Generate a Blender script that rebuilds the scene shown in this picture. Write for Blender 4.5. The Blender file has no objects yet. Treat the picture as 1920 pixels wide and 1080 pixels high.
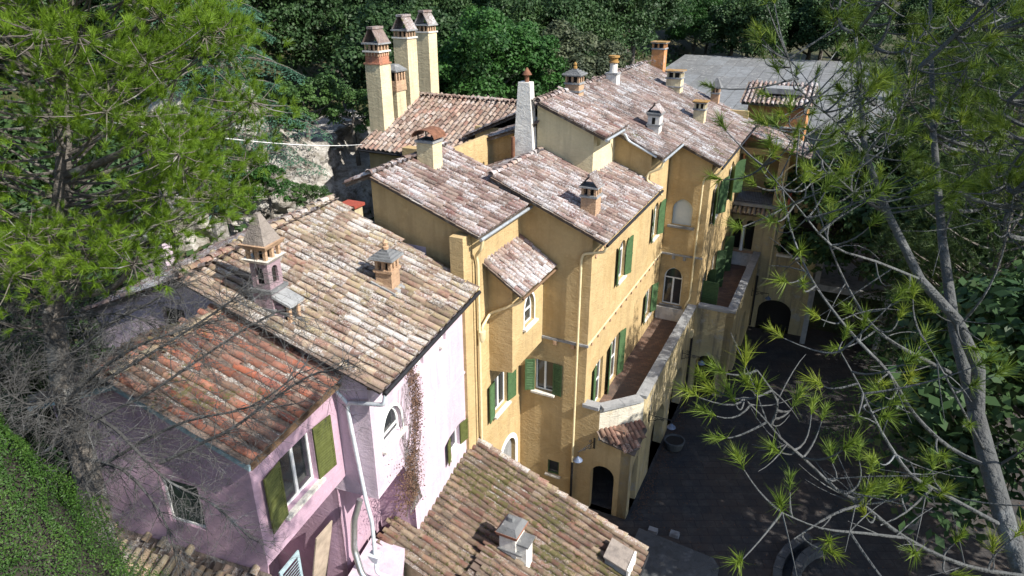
import bpy, math, random
import numpy as np
from mathutils import Vector, Matrix
from mathutils.geometry import tessellate_polygon

random.seed(7); RNG = np.random.default_rng(7)
S = bpy.context.scene
COL = S.collection
R = math.radians

# ------------------------------------------------------------------ camera
CAMZ = 22.0; PITCH = R(24.4)
cam_d = bpy.data.cameras.new('camera'); cam_d.lens = 24; cam_d.sensor_width = 36
cam_d.clip_start = 0.1; cam_d.clip_end = 2000
cam = bpy.data.objects.new('camera', cam_d); COL.objects.link(cam)
cam.location = (0, 0, CAMZ); cam.rotation_euler = (math.pi/2-PITCH, 0, 0)
S.camera = cam
# ------------------------------------------------------------------ light
SUN_EL = R(41); SUN_AZ = R(122)         # compass angle, clockwise from +Y
world = bpy.data.worlds.new('World'); S.world = world; world.use_nodes = True
wn = world.node_tree.nodes; wl = world.node_tree.links
sky = wn.new('ShaderNodeTexSky'); sky.sky_type = 'NISHITA'; sky.sun_disc = False
sky.sun_elevation = SUN_EL; sky.sun_rotation = SUN_AZ; sky.altitude = 300
wl.new(sky.outputs[0], wn['Background'].inputs[0]); wn['Background'].inputs[1].default_value = 0.12
sd = bpy.data.lights.new('sun', 'SUN'); sd.energy = 5.0; sd.angle = R(0.55); sd.color = (1.0, 0.95, 0.86)
sun = bpy.data.objects.new('sun', sd); COL.objects.link(sun)
sv = Vector((math.sin(SUN_AZ)*math.cos(SUN_EL), math.cos(SUN_AZ)*math.cos(SUN_EL), math.sin(SUN_EL)))
sun.rotation_euler = sv.to_track_quat('Z', 'Y').to_euler(); sun.location = (40, -40, 60)
S.view_settings.view_transform = 'Standard'; S.view_settings.look = 'None'
S.view_settings.exposure = 0.9; S.view_settings.gamma = 1.0
S.render.engine = 'CYCLES'
S.render.resolution_x = 1024; S.render.resolution_y = 576

# ------------------------------------------------------------------ node helper
class NT:
    def __init__(s, name):
        s.m = bpy.data.materials.new(name); s.m.use_nodes = True; s.t = s.m.node_tree
        s.b = s.t.nodes['Principled BSDF']; s.out = s.t.nodes['Material Output']
        s.b.inputs['Roughness'].default_value = 0.85
        s.b.inputs['Specular IOR Level'].default_value = 0.25
    def n(s, typ, **kw):
        x = s.t.nodes.new(typ)
        for k, v in kw.items(): setattr(x, k, v)
        return x
    def put(s, sock, v):
        if hasattr(v, 'is_linked') or isinstance(v, bpy.types.NodeSocket): s.t.links.new(v, sock)
        elif isinstance(v, (tuple, list)) and len(v) == 3 and sock.type == 'RGBA': sock.default_value = (*v, 1)
        else: sock.default_value = v
    def pos(s, sc=(1, 1, 1)):
        g = s.n('ShaderNodeNewGeometry'); mp = s.n('ShaderNodeMapping'); mp.inputs['Scale'].default_value = sc
        s.t.links.new(g.outputs['Position'], mp.inputs['Vector']); return mp.outputs[0]
    def noise(s, scale, detail=4, rough=.55, vec=None, dist=0):
        x = s.n('ShaderNodeTexNoise'); x.inputs['Scale'].default_value = scale; x.inputs['Detail'].default_value = detail
        x.inputs['Roughness'].default_value = rough; x.inputs['Distortion'].default_value = dist
        s.t.links.new(vec if vec is not None else s.pos(), x.inputs['Vector']); return x.outputs['Fac']
    def ramp(s, fac, stops, interp='LINEAR'):
        x = s.n('ShaderNodeValToRGB'); x.color_ramp.interpolation = interp; e = x.color_ramp.elements
        while len(e) < len(stops): e.new(.5)
        for q, (p, c) in zip(e, stops):
            q.position = p; q.color = (c, c, c, 1) if isinstance(c, (int, float)) else (*c, 1)
        s.t.links.new(fac, x.inputs[0]); return x.outputs[0]
    def mix(s, fac, a, b, mode='MIX'):
        x = s.n('ShaderNodeMix', data_type='RGBA', blend_type=mode)
        s.put(x.inputs[0], fac); s.put(x.inputs[6], a); s.put(x.inputs[7], b); return x.outputs[2]
    def math(s, op, a, b=0.0):
        x = s.n('ShaderNodeMath', operation=op); s.put(x.inputs[0], a); s.put(x.inputs[1], b); return x.outputs[0]
    def col(s, c): s.put(s.b.inputs['Base Color'], c)
    def bump(s, h, strength=.4, dist=.02):
        x = s.n('ShaderNodeBump'); x.inputs['Strength'].default_value = strength; x.inputs['Distance'].default_value = dist
        s.t.links.new(h, x.inputs['Height']); s.t.links.new(x.outputs[0], s.b.inputs['Normal'])
    def rnd(s):
        o = s.n('ShaderNodeObjectInfo'); a = s.n('ShaderNodeAttribute', attribute_name='rnd')
        return s.math('FRACT', s.math('ADD', s.math('MULTIPLY', o.outputs['Random'], 7.31), a.outputs['Fac']))
M = {}
def sc(c, k): return tuple(min(1, x*k) for x in c)

def stucco(name, c, stain=.5, dirt=(.16, .13, .10), bump=.55, patch=None, patch2=None):
    k = NT(name)
    big = k.noise(.55, 6, .6)
    base = k.mix(k.ramp(big, [(.32, 0), (.68, 1)]), sc(c, .80), sc(c, 1.10))
    fine = k.noise(9, 5, .6)
    base = k.mix(k.ramp(fine, [(.35, 0), (.75, .35)]), base, sc(c, .70))
    streak = k.noise(1.0, 5, .62, k.pos((2.6, 2.6, .28)))
    base = k.mix(k.math('MULTIPLY', k.ramp(streak, [(.50, 0), (.70, 1)]), stain), base, dirt)
    if patch2:
        p2 = k.noise(.8, 7, .68, dist=.5); base = k.mix(k.ramp(p2, [(.50, 0), (.62, .65)]), base, patch2)
        p3 = k.noise(2.2, 6, .7); base = k.mix(k.ramp(p3, [(.60, 0), (.70, .5)]), base, sc(c, 1.18))
    if patch:
        pn = k.noise(1.7, 6, .65)
        base = k.mix(k.ramp(pn, [(.56, 0), (.66, .8)]), base, patch)
    k.col(base)
    h = k.math('ADD', k.math('MULTIPLY', k.noise(1.0, 4, .6, k.pos((3.2, 3.2, 6.0)), .8), 1.6), k.math('MULTIPLY', k.noise(24, 3, .6), .7))
    k.bump(h, min(1, bump*1.25), .045); k.b.inputs['Roughness'].default_value = .92
    M[name] = k.m
stucco('ochre', (.47, .345, .178), .4, (.22, .155, .08), patch2=(.36, .255, .12))
stucco('ochre_old', (.44, .36, .21), .75, (.10, .095, .085), patch=(.34, .32, .28))
stucco('pale_patch', (.56, .52, .43), .5, (.2, .19, .17), patch=(.40, .32, .18))
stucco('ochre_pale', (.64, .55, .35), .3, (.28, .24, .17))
stucco('pink', (.42, .285, .36), .45, (.27, .20, .25), .26, patch2=(.40, .28, .34))
stucco('pink_pale', (.53, .43, .50), .5, (.28, .24, .27), .28, patch2=(.45, .37, .42))
stucco('white_wall', (.72, .69, .64), .55, (.25, .24, .23), patch=(.34, .34, .34))
stucco('cream', (.60, .51, .33), .5, (.22, .18, .13))
stucco('concrete', (.27, .275, .28), .6, (.07, .07, .075), .5, patch=(.17, .175, .18))
stucco('pink_old', (.33, .235, .265), .8, (.12, .10, .10), .7, patch=(.22, .19, .19))
stucco('dark_cement', (.085, .09, .095), .7, (.04, .04, .042), .6, patch=(.13, .135, .14))
stucco('sheet_grey', (.19, .20, .21), .6, (.07, .07, .07), .6, patch=(.13, .14, .14))
stucco('old_cement', (.26, .225, .20), .7, (.09, .08, .075), .9, patch=(.16, .14, .13))
stucco('coping', (.28, .285, .29), .5, (.09, .095, .10), .5, patch=(.17, .175, .185))
stucco('slate', (.16, .165, .17), .5, (.05, .05, .05), .6, patch=(.30, .30, .29))
stucco('orange_wall', (.48, .22, .09), .6, (.2, .13, .09), patch=(.36, .30, .26))
stucco('brick_pale', (.46, .30, .19), .5, (.15, .12, .10), .8)
stucco('brick_red', (.36, .16, .10), .5, (.12, .09, .08), .8)
stucco('bark_dry', (.07, .069, .068), .5, (.045, .042, .04), .9, patch=(.17, .175, .178))
stucco('bark_grey', (.082, .086, .087), .5, (.045, .042, .04), .9, patch=(.19, .20, .205))
stucco('bark', (.135, .12, .105), .5, (.05, .04, .035), .9, patch=(.26, .26, .25))
stucco('wood', (.16, .10, .06), .5, (.05, .035, .03), .4)
stucco('soot', (.02, .018, .016), .3, (.01, .01, .01), .2)
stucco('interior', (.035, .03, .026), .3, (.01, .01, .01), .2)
stucco('deck', (.13, .105, .09), .6, (.04, .035, .03), .8, patch=(.32, .31, .29))
stucco('lichen_orange', (.33, .19, .06), .6, (.14, .10, .08), .8, patch=(.26, .25, .23))

def tilemat(name, pal, lichen=.5, dark=.5, moss=0.0, white=(.42, .405, .39), mul=1.0):
    k = NT(name); r = k.rnd()
    zn = k.ramp(k.noise(.75, 5, .65), [(.34, 0), (.66, 1)])
    re_ = k.math('ADD', k.math('MULTIPLY', r, .5), k.math('MULTIPLY', zn, .5))
    n = len(pal); base = k.ramp(re_, [(i/(n-1), c) for i, c in enumerate(pal)])
    v = k.noise(3.1, 4, .6)
    base = k.mix(k.ramp(v, [(.3, 0), (.7, .5)]), base, (.40, .31, .24))
    bright = k.ramp(k.math('FRACT', k.math('MULTIPLY', r, 13.7)), [(0, .62), (1, 1.2)])
    base = k.mix(1.0, base, bright, 'MULTIPLY'); base = k.mix(1.0, base, (.66*mul, .645*mul, .65*mul), 'MULTIPLY')
    # lichen: broad zones x crusty blots, thresholds shift from tile to tile
    zone = k.noise(.55, 3, .5); blot = k.noise(15, 7, .75, dist=.9)
    shift = k.math('MULTIPLY', k.math('SUBTRACT', k.math('FRACT', k.math('MULTIPLY', r, 5.3)), .5), .16)
    l = k.math('ADD', k.math('ADD', blot, shift), k.math('MULTIPLY', k.math('SUBTRACT', zone, .5), .45))
    t = .66-.22*lichen
    base = k.mix(k.ramp(l, [(t, 0), (t+.14, .85)]), base, k.mix(k.noise(30, 4, .7), sc(white, .7), sc(white, 1.25)))
    d = k.noise(17, 6, .75); dz = k.noise(.9, 3, .5)
    dd = k.math('ADD', d, k.math('MULTIPLY', k.math('SUBTRACT', dz, .5), .5))
    td = .68-.16*dark
    base = k.mix(k.ramp(dd, [(td, 0), (td+.08, .85)]), base, (.055, .045, .042))
    if moss:
        ms = k.math('ADD', k.noise(6.5, 5, .7), k.math('MULTIPLY', k.math('SUBTRACT', k.noise(.7, 3, .5), .5), .8))
        tm = .68-.14*moss
        base = k.mix(k.ramp(ms, [(tm, 0), (tm+.08, .9)]), base, (.075, .07, .025))
    k.col(base)
    k.bump(k.math('ADD', blot, k.noise(45, 3, .6)), .6, .012); k.b.inputs['Roughness'].default_value = .9
    M[name] = k.m
tilemat('tile_buff', [(.36, .20, .14), (.43, .34, .21), (.26, .12, .095), (.46, .38, .26), (.34, .23, .18), (.40, .34, .18), (.22, .13, .11), (.38, .30, .24)], .80, .66, 0, (.47, .455, .445))
tilemat('tile_red', [(.36, .075, .045), (.22, .055, .04), (.40, .11, .055), (.26, .10, .07), (.16, .065, .05), (.33, .18, .12), (.18, .10, .085)], .08, .72, .5)
tilemat('tile_rose', [(.33, .19, .165), (.25, .115, .105), (.38, .29, .25), (.22, .125, .115), (.40, .33, .28), (.28, .15, .14), (.33, .22, .2)], .78, .72, 0, (.48, .475, .49))
tilemat('tile_grey', [(.28, .19, .17), (.21, .125, .12), (.33, .27, .245), (.18, .125, .12), (.34, .29, .27)], .74, .9, .12, (.44, .445, .465))
tilemat('tile_rear', [(.40, .24, .18), (.33, .17, .13), (.45, .35, .27), (.26, .16, .135), (.47, .40, .33)], .58, .6)
tilemat('tile_moss', [(.36, .19, .125), (.42, .33, .21), (.26, .10, .075), (.43, .35, .24), (.31, .19, .14), (.38, .29, .18)], .22, .85, 1.0, (.30, .29, .275), .72)
tilemat('tile_clay', [(.42, .25, .16), (.46, .35, .22), (.49, .44, .29), (.38, .26, .17), (.44, .31, .19)], .25, .5)
tilemat('tile_canopy', [(.34, .17, .12), (.28, .13, .10), (.38, .23, .16), (.26, .15, .12)], .35, .6)
tilemat('tile_channel', [(.15, .11, .09), (.22, .16, .13), (.11, .085, .075), (.20, .17, .14)], .5, .8, .35, (.40, .39, .38))

def flat(name, c, rough=.6, metal=0.0, var=.25, scale=8, bump=.15):
    k = NT(name); v = k.noise(scale, 5, .6)
    k.col(k.mix(k.ramp(v, [(.3, 0), (.7, 1)]), sc(c, 1-var), sc(c, 1+var)))
    k.b.inputs['Roughness'].default_value = rough; k.b.inputs['Metallic'].default_value = metal
    if bump: k.bump(k.noise(scale*4, 3), bump, .005)
    M[name] = k.m
flat('green_paint', (.055, .105, .045), .55)
flat('olive_paint', (.075, .085, .025), .55)
flat('white_paint', (.74, .74, .72), .45, 0, .08)
flat('stone_sill', (.55, .52, .47), .7, 0, .3, 12)
flat('cream_pipe', (.60, .50, .30), .5, 0, .15)
flat('zinc', (.42, .45, .47), .45, .55, .25)
flat('grey_pipe', (.52, .56, .60), .5, .2, .18)
flat('steel_duct', (.62, .63, .64), .28, .9, .15)
flat('iron', (.03, .03, .033), .5, .4, .3)
flat('rust', (.16, .075, .045), .8, .2, .4)
flat('blue_paint', (.27, .36, .40), .5)
flat('enamel_blue', (.10, .13, .20), .35)
flat('rope', (.72, .72, .70), .8, 0, .3, 30)
flat('red_paint', (.27, .06, .04), .7)
flat('gauze', (.04, .06, .045), .9, 0, .5, 20)
flat('board', (.33, .27, .21), .8, 0, .3, 3)
flat('dead_leaf', (.105, .062, .042), .9, 0, .45)
k = NT('glass'); k.col((.022, .026, .03)); k.b.inputs['Roughness'].default_value = .08; k.b.inputs['Specular IOR Level'].default_value = .6; M['glass'] = k.m
k = NT('pale_panel'); k.col(k.mix(k.ramp(k.noise(2, 5), [(.3, 0), (.7, 1)]), (.42, .47, .48), (.55, .58, .57))); M['pale_panel'] = k.m

def foliage(name, cols, trans=.3, rough=.55):
    k = NT(name); a = k.n('ShaderNodeAttribute', attribute_name='rnd'); o = k.n('ShaderNodeObjectInfo')
    n = len(cols); f = k.math('ADD', k.math('MULTIPLY', a.outputs['Fac'], .8), k.math('MULTIPLY', o.outputs['Random'], .2))
    c = k.ramp(f, [(i/(n-1), x) for i, x in enumerate(cols)])
    k.col(c); k.b.inputs['Roughness'].default_value = rough
    tr = k.n('ShaderNodeBsdfTranslucent'); k.t.links.new(c, tr.inputs[0])
    mx = k.n('ShaderNodeMixShader'); mx.inputs[0].default_value = trans
    k.t.links.new(k.b.outputs[0], mx.inputs[1]); k.t.links.new(tr.outputs[0], mx.inputs[2]); k.t.links.new(mx.outputs[0], k.out.inputs[0])
    M[name] = k.m
foliage('needle_left', [(.055, .10, .016), (.10, .18, .018), (.165, .27, .022), (.26, .34, .03)], .4)
foliage('needle_right', [(.075, .085, .022), (.08, .13, .02), (.13, .195, .024), (.21, .26, .03), (.34, .32, .045)], .42)
foliage('needle_dark', [(.022, .04, .016), (.04, .07, .018), (.065, .10, .02)], .25)
foliage('leaf_bright', [(.016, .048, .012), (.03, .085, .018), (.05, .135, .026)], .3)
foliage('leaf_dark', [(.018, .040, .016), (.032, .068, .022), (.056, .102, .030)], .22)
foliage('leaf_mid', [(.026, .058, .02), (.048, .10, .026), (.078, .145, .034)], .25)
foliage('leaf_olive', [(.035, .05, .028), (.06, .075, .04), (.09, .105, .05)], .2)
foliage('cedar_blue', [(.03, .075, .05), (.05, .12, .075), (.085, .18, .11)], .2)
foliage('thuja', [(.010, .03, .006), (.02, .054, .008), (.036, .085, .012), (.065, .115, .018)], .2)
foliage('agave_leaf', [(.07, .13, .10), (.11, .19, .15)], .1)
foliage('moss_tuft', [(.06, .06, .02), (.10, .10, .03), (.13, .15, .03)], .2)
foliage('dry_twig', [(.13, .115, .10), (.22, .20, .185), (.33, .32, .30)], 0, .9)

k = NT('ground'); g = k.noise(.35, 7, .65); g2 = k.noise(3, 6, .7)
k.col(k.mix(k.ramp(g2, [(.4, 0), (.65, 1)]), k.mix(k.ramp(g, [(.35, 0), (.65, 1)]), (.05, .055, .022), (.09, .072, .045)), (.035, .045, .016))); k.bump(g2, .8, .08); M['ground'] = k.m
k = NT('yard'); g = k.noise(.3, 7, .7, dist=.6); br = k.n('ShaderNodeTexVoronoi'); br.inputs['Scale'].default_value = 6.5; k.t.links.new(k.pos(), br.inputs['Vector'])
sl = k.n('ShaderNodeTexBrick'); sl.inputs['Scale'].default_value = 1.0; sl.inputs['Brick Width'].default_value = .9; sl.inputs['Row Height'].default_value = .45; sl.inputs['Mortar Size'].default_value = .02
sl.inputs['Color1'].default_value = (.85, .85, .85, 1); sl.inputs['Color2'].default_value = (1.15, 1.12, 1.08, 1); sl.inputs['Mortar'].default_value = (.55, .55, .55, 1); k.t.links.new(k.pos(), sl.inputs['Vector'])
cc_ = k.mix(k.ramp(g, [(.35, 0), (.65, 1)]), (.030, .034, .040), (.062, .050, .044))
cc_ = k.mix(k.ramp(k.noise(1.1, 7, .75), [(.5, 0), (.72, .6)]), cc_, (.10, .095, .088))
cc_ = k.mix(k.ramp(k.noise(9, 5, .7), [(.64, 0), (.72, .7)]), cc_, (.12, .12, .12))
k.col(k.mix(.75, cc_, sl.outputs['Color'], 'MULTIPLY'))
k.bump(k.math('ADD', k.ramp(br.outputs['Distance'], [(0, 1), (.5, 0)]), k.math('MULTIPLY', sl.outputs['Fac'], -.8)), .5, .02); k.b.inputs['Roughness'].default_value = .75; M['yard'] = k.m
k = NT('rock'); g = k.noise(.9, 9, .72, dist=.8); g2 = k.noise(3.5, 7, .7)
k.col(k.mix(k.ramp(g2, [(.5, 0), (.68, .85)]), k.mix(k.ramp(g, [(.36, 0), (.58, 1)]), (.17, .145, .12), (.50, .48, .45)), (.10, .095, .06))); k.bump(k.math('ADD', g, g2), 1.0, .25); M['rock'] = k.m
k = NT('terrace_brick'); bt = k.n('ShaderNodeTexBrick'); bt.inputs['Scale'].default_value = 1.0
bt.inputs['Brick Width'].default_value = .28; bt.inputs['Row Height'].default_value = .14; bt.inputs['Mortar Size'].default_value = .012
bt.inputs['Color1'].default_value = (.13, .075, .055, 1); bt.inputs['Color2'].default_value = (.20, .12, .085, 1); bt.inputs['Mortar'].default_value = (.09, .08, .07, 1)
k.t.links.new(k.pos(), bt.inputs['Vector'])
k.col(k.mix(k.ramp(k.noise(1.2, 6, .7), [(.42, 0), (.7, .8)]), bt.outputs['Color'], (.085, .07, .06))); k.bump(bt.outputs['Fac'], -.4, .01); M['terrace_brick'] = k.m

# ------------------------------------------------------------------ mesh helpers
class MB:
    def __init__(s): s.v = []; s.f = []
    def add(s, vs, fs):
        o = len(s.v); s.v += [tuple(p) for p in vs]; s.f += [tuple(i+o for i in f) for f in fs]; return s
    def box(s, x0, x1, y0, y1, z0, z1):
        return s.add([(x0,y0,z0),(x1,y0,z0),(x1,y1,z0),(x0,y1,z0),(x0,y0,z1),(x1,y0,z1),(x1,y1,z1),(x0,y1,z1)],
                     [(0,3,2,1),(4,5,6,7),(0,1,5,4),(1,2,6,5),(2,3,7,6),(3,0,4,7)])
    def obox(s, c, X, Y, Z):            # oriented box: centre and three half-vectors
        c, X, Y, Z = map(Vector, (c, X, Y, Z))
        return s.add([c+i*X+j*Y+k_*Z for k_ in (-1, 1) for i, j in ((-1,-1),(1,-1),(1,1),(-1,1))],
                     [(0,3,2,1),(4,5,6,7),(0,1,5,4),(1,2,6,5),(2,3,7,6),(3,0,4,7)])
    def frustum(s, cx, cy, z0, z1, w0, d0, w1, d1):
        return s.add([(cx+i*w/2, cy+j*d/2, z) for z, w, d in ((z0,w0,d0),(z1,w1,d1)) for i, j in ((-1,-1),(1,-1),(1,1),(-1,1))],
                     [(0,3,2,1),(4,5,6,7),(0,1,5,4),(1,2,6,5),(2,3,7,6),(3,0,4,7)])
    def prism(s, poly, vec):            # polygon (3-d) swept by vec
        n = len(poly); vec = Vector(vec); P = [Vector(p) for p in poly]
        nrm = sum((P[i].cross(P[(i+1) % n]) for i in range(n)), Vector())
        if nrm.dot(vec) > 0: P = P[::-1]
        return s.add(P+[p+vec for p in P], [tuple(range(n)), tuple(range(2*n-1, n-1, -1))]+[(i, i+n, (i+1) % n+n, (i+1) % n) for i in range(n)])
    def tube(s, pts, r, seg=8, caps=True):
        P = [Vector(p) for p in pts]; n = len(P); rs = r if isinstance(r, (list, tuple)) else [r]*n
        o = len(s.v); up = None
        for i, p in enumerate(P):
            t = (P[min(i+1, n-1)]-P[max(i-1, 0)]).normalized()
            if up is None: up = Vector((0, 0, 1)) if abs(t.z) < .9 else Vector((1, 0, 0))
            a = (up-t*up.dot(t)).normalized(); b = t.cross(a); up = a
            for j in range(seg):
                q = 2*math.pi*j/seg; s.v.append(tuple(p+(a*math.cos(q)+b*math.sin(q))*rs[i]))
        for i in range(n-1):
            for j in range(seg):
                s.f.append((o+i*seg+j, o+i*seg+(j+1) % seg, o+(i+1)*seg+(j+1) % seg, o+(i+1)*seg+j))
        if caps:
            s.f.append(tuple(o+j for j in range(seg))[::-1]); s.f.append(tuple(o+(n-1)*seg+j for j in range(seg)))
        return s
    def lathe(s, cx, cy, prof, seg=12):   # prof: (radius, z)
        o = len(s.v)
        for r, z in prof:
            for j in range(seg):
                q = 2*math.pi*j/seg; s.v.append((cx+r*math.cos(q), cy+r*math.sin(q), z))
        for i in range(len(prof)-1):
            for j in range(seg):
                s.f.append((o+i*seg+j, o+i*seg+(j+1) % seg, o+(i+1)*seg+(j+1) % seg, o+(i+1)*seg+j))
        s.f.append(tuple(o+(len(prof)-1)*seg+j for j in range(seg))); s.f.append(tuple(o+j for j in range(seg))[::-1])
        return s
    def sheet(s, O, U, nrm, outer, holes=(), depth=.25, back=False):
        """wall face at O along U (horizontal) and Z, outward normal nrm; holes get reveals going inwards"""
        O, U, nrm = Vector(O), Vector(U), Vector(nrm); Z = Vector((0, 0, 1))
        loops = [[Vector((u, z, 0)) for u, z in l] for l in [outer]+list(holes)]
        flatp = [p for l in loops for p in l]
        tris = tessellate_polygon(loops)
        for side in ([0, 1] if back else [0]):
            off = nrm*(-depth*side); vs = [O+U*p.x+Z*p.y+off for p in flatp]; fs = []
            for t in tris:
                a, b, c = (vs[i] for i in t)
                d = (b-a).cross(c-a).dot(nrm)*(1 if side == 0 else -1)
                fs.append(tuple(t) if d > 0 else tuple(t)[::-1])
            s.add(vs, fs)
        for l in (loops[1:] if not back else loops):
            n = len(l); A = [O+U*p.x+Z*p.y for p in l]; B = [p-nrm*depth for p in A]
            s.add(A+B, [(i, (i+1) % n, (i+1) % n+n, i+n) for i in range(n)])
        return s
def arch(u0, u1, z0, z1, rise=None, n=10, pointed=0):
    """opening outline with an arched head"""
    w = (u1-u0)/2; cx = (u0+u1)/2; rise = w if rise is None else rise; zs = z1-rise
    pts = [(u0, z0), (u1, z0)]
    for i in range(n+1):
        q = math.pi*i/n; x = math.cos(q); zz = math.sin(q)
        if pointed: zz = zz*(1-pointed)+pointed*(1-abs(x))**.75
        pts.append((cx+w*x, zs+rise*zz))
    return pts
def rect(u0, u1, z0, z1): return [(u0, z0), (u1, z0), (u1, z1), (u0, z1)]

def mk(name, mesh, mat, parent=None, smooth=None):
    mats = mat if isinstance(mat, list) else [mat]
    if not mesh.materials:
        for m_ in mats: mesh.materials.append(M[m_])
    o = bpy.data.objects.new(name, mesh); COL.objects.link(o)
    if parent is not None: o.parent = parent
    if smooth is not None:
        mesh.polygons.foreach_set('use_smooth', [True]*len(mesh.polygons))
        if smooth < 179: mesh.set_sharp_from_angle(angle=R(smooth))
    return o
def np_mesh(name, V, F, rnd=None):
    """V (n,3), F (m,k) of one polygon size"""
    me = bpy.data.meshes.new(name); m_, k_ = F.shape
    me.vertices.add(len(V)); me.vertices.foreach_set('co', np.ascontiguousarray(V, dtype=np.float32).ravel())
    me.loops.add(m_*k_); me.loops.foreach_set('vertex_index', np.ascontiguousarray(F, dtype=np.int32).ravel())
    me.polygons.add(m_); me.polygons.foreach_set('loop_start', np.arange(0, m_*k_, k_, dtype=np.int32))
    me.update(calc_edges=True)
    if rnd is not None:
        at = me.attributes.new('rnd', 'FLOAT', 'FACE'); at.data.foreach_set('value', np.asarray(rnd, dtype=np.float32))
    return me
def tag(o, label=None, cat=None, group=None, kind=None):
    if label: o['label'] = label
    if cat: o['category'] = cat
    if group: o['group'] = group
    if kind: o['kind'] = kind
    return o
def fr(az): return Matrix.Rotation(-R(az), 3, 'Z')
AE, AK = 25.9, 19.0                      # compass heading of the ochre houses and of the pink house
def wpt(x, y, z, az=AE): return fr(az) @ Vector((x, y, z))   # house frame -> world
def depth_px(p):
    d = Vector(p)-Vector((0, 0, CAMZ)); zz = d.y*math.cos(PITCH)-d.z*math.sin(PITCH)
    uu = d.y*math.sin(PITCH)+d.z*math.cos(PITCH)
    return zz, 960+1280*d.x/max(zz, .01), 540-1280*uu/max(zz, .01)

# tile shapes -------------------------------------------------------
def tile_data(w0, w1, L, h, twist):
    n = 6; vs = []
    for (y, w, lift, hh) in ((0, w0, .032, h), (L, w1, .0, h*.82), (0, w0-.036, .030, h-.018)):
        for i in range(n+1):
            q = math.pi*i/n; vs.append((w/2*math.cos(q)+twist*y, y, lift+hh*math.sin(q)))
    fs = [(i, i+1, n+1+i+1, n+1+i) for i in range(n)]+[(i+1, i, 2*(n+1)+i, 2*(n+1)+i+1) for i in range(n)]
    return np.array(vs), np.array(fs)
TILES = [tile_data(.222+.014*random.uniform(-1, 1), .178+.012*random.uniform(-1, 1), .62, .105+.012*random.uniform(-1, 1), random.uniform(-.03, .03)) for _ in range(6)]
TILE_MESH = {}
def tile_mesh(var, mat):
    if (var, mat) not in TILE_MESH:
        V, F = TILES[var]; me = np_mesh('tile', V, F); me.materials.append(M[mat])
        me.polygons.foreach_set('use_smooth', [True]*len(F)); me.set_sharp_from_angle(angle=R(50)); TILE_MESH[var, mat] = me
    return TILE_MESH[var, mat]

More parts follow.
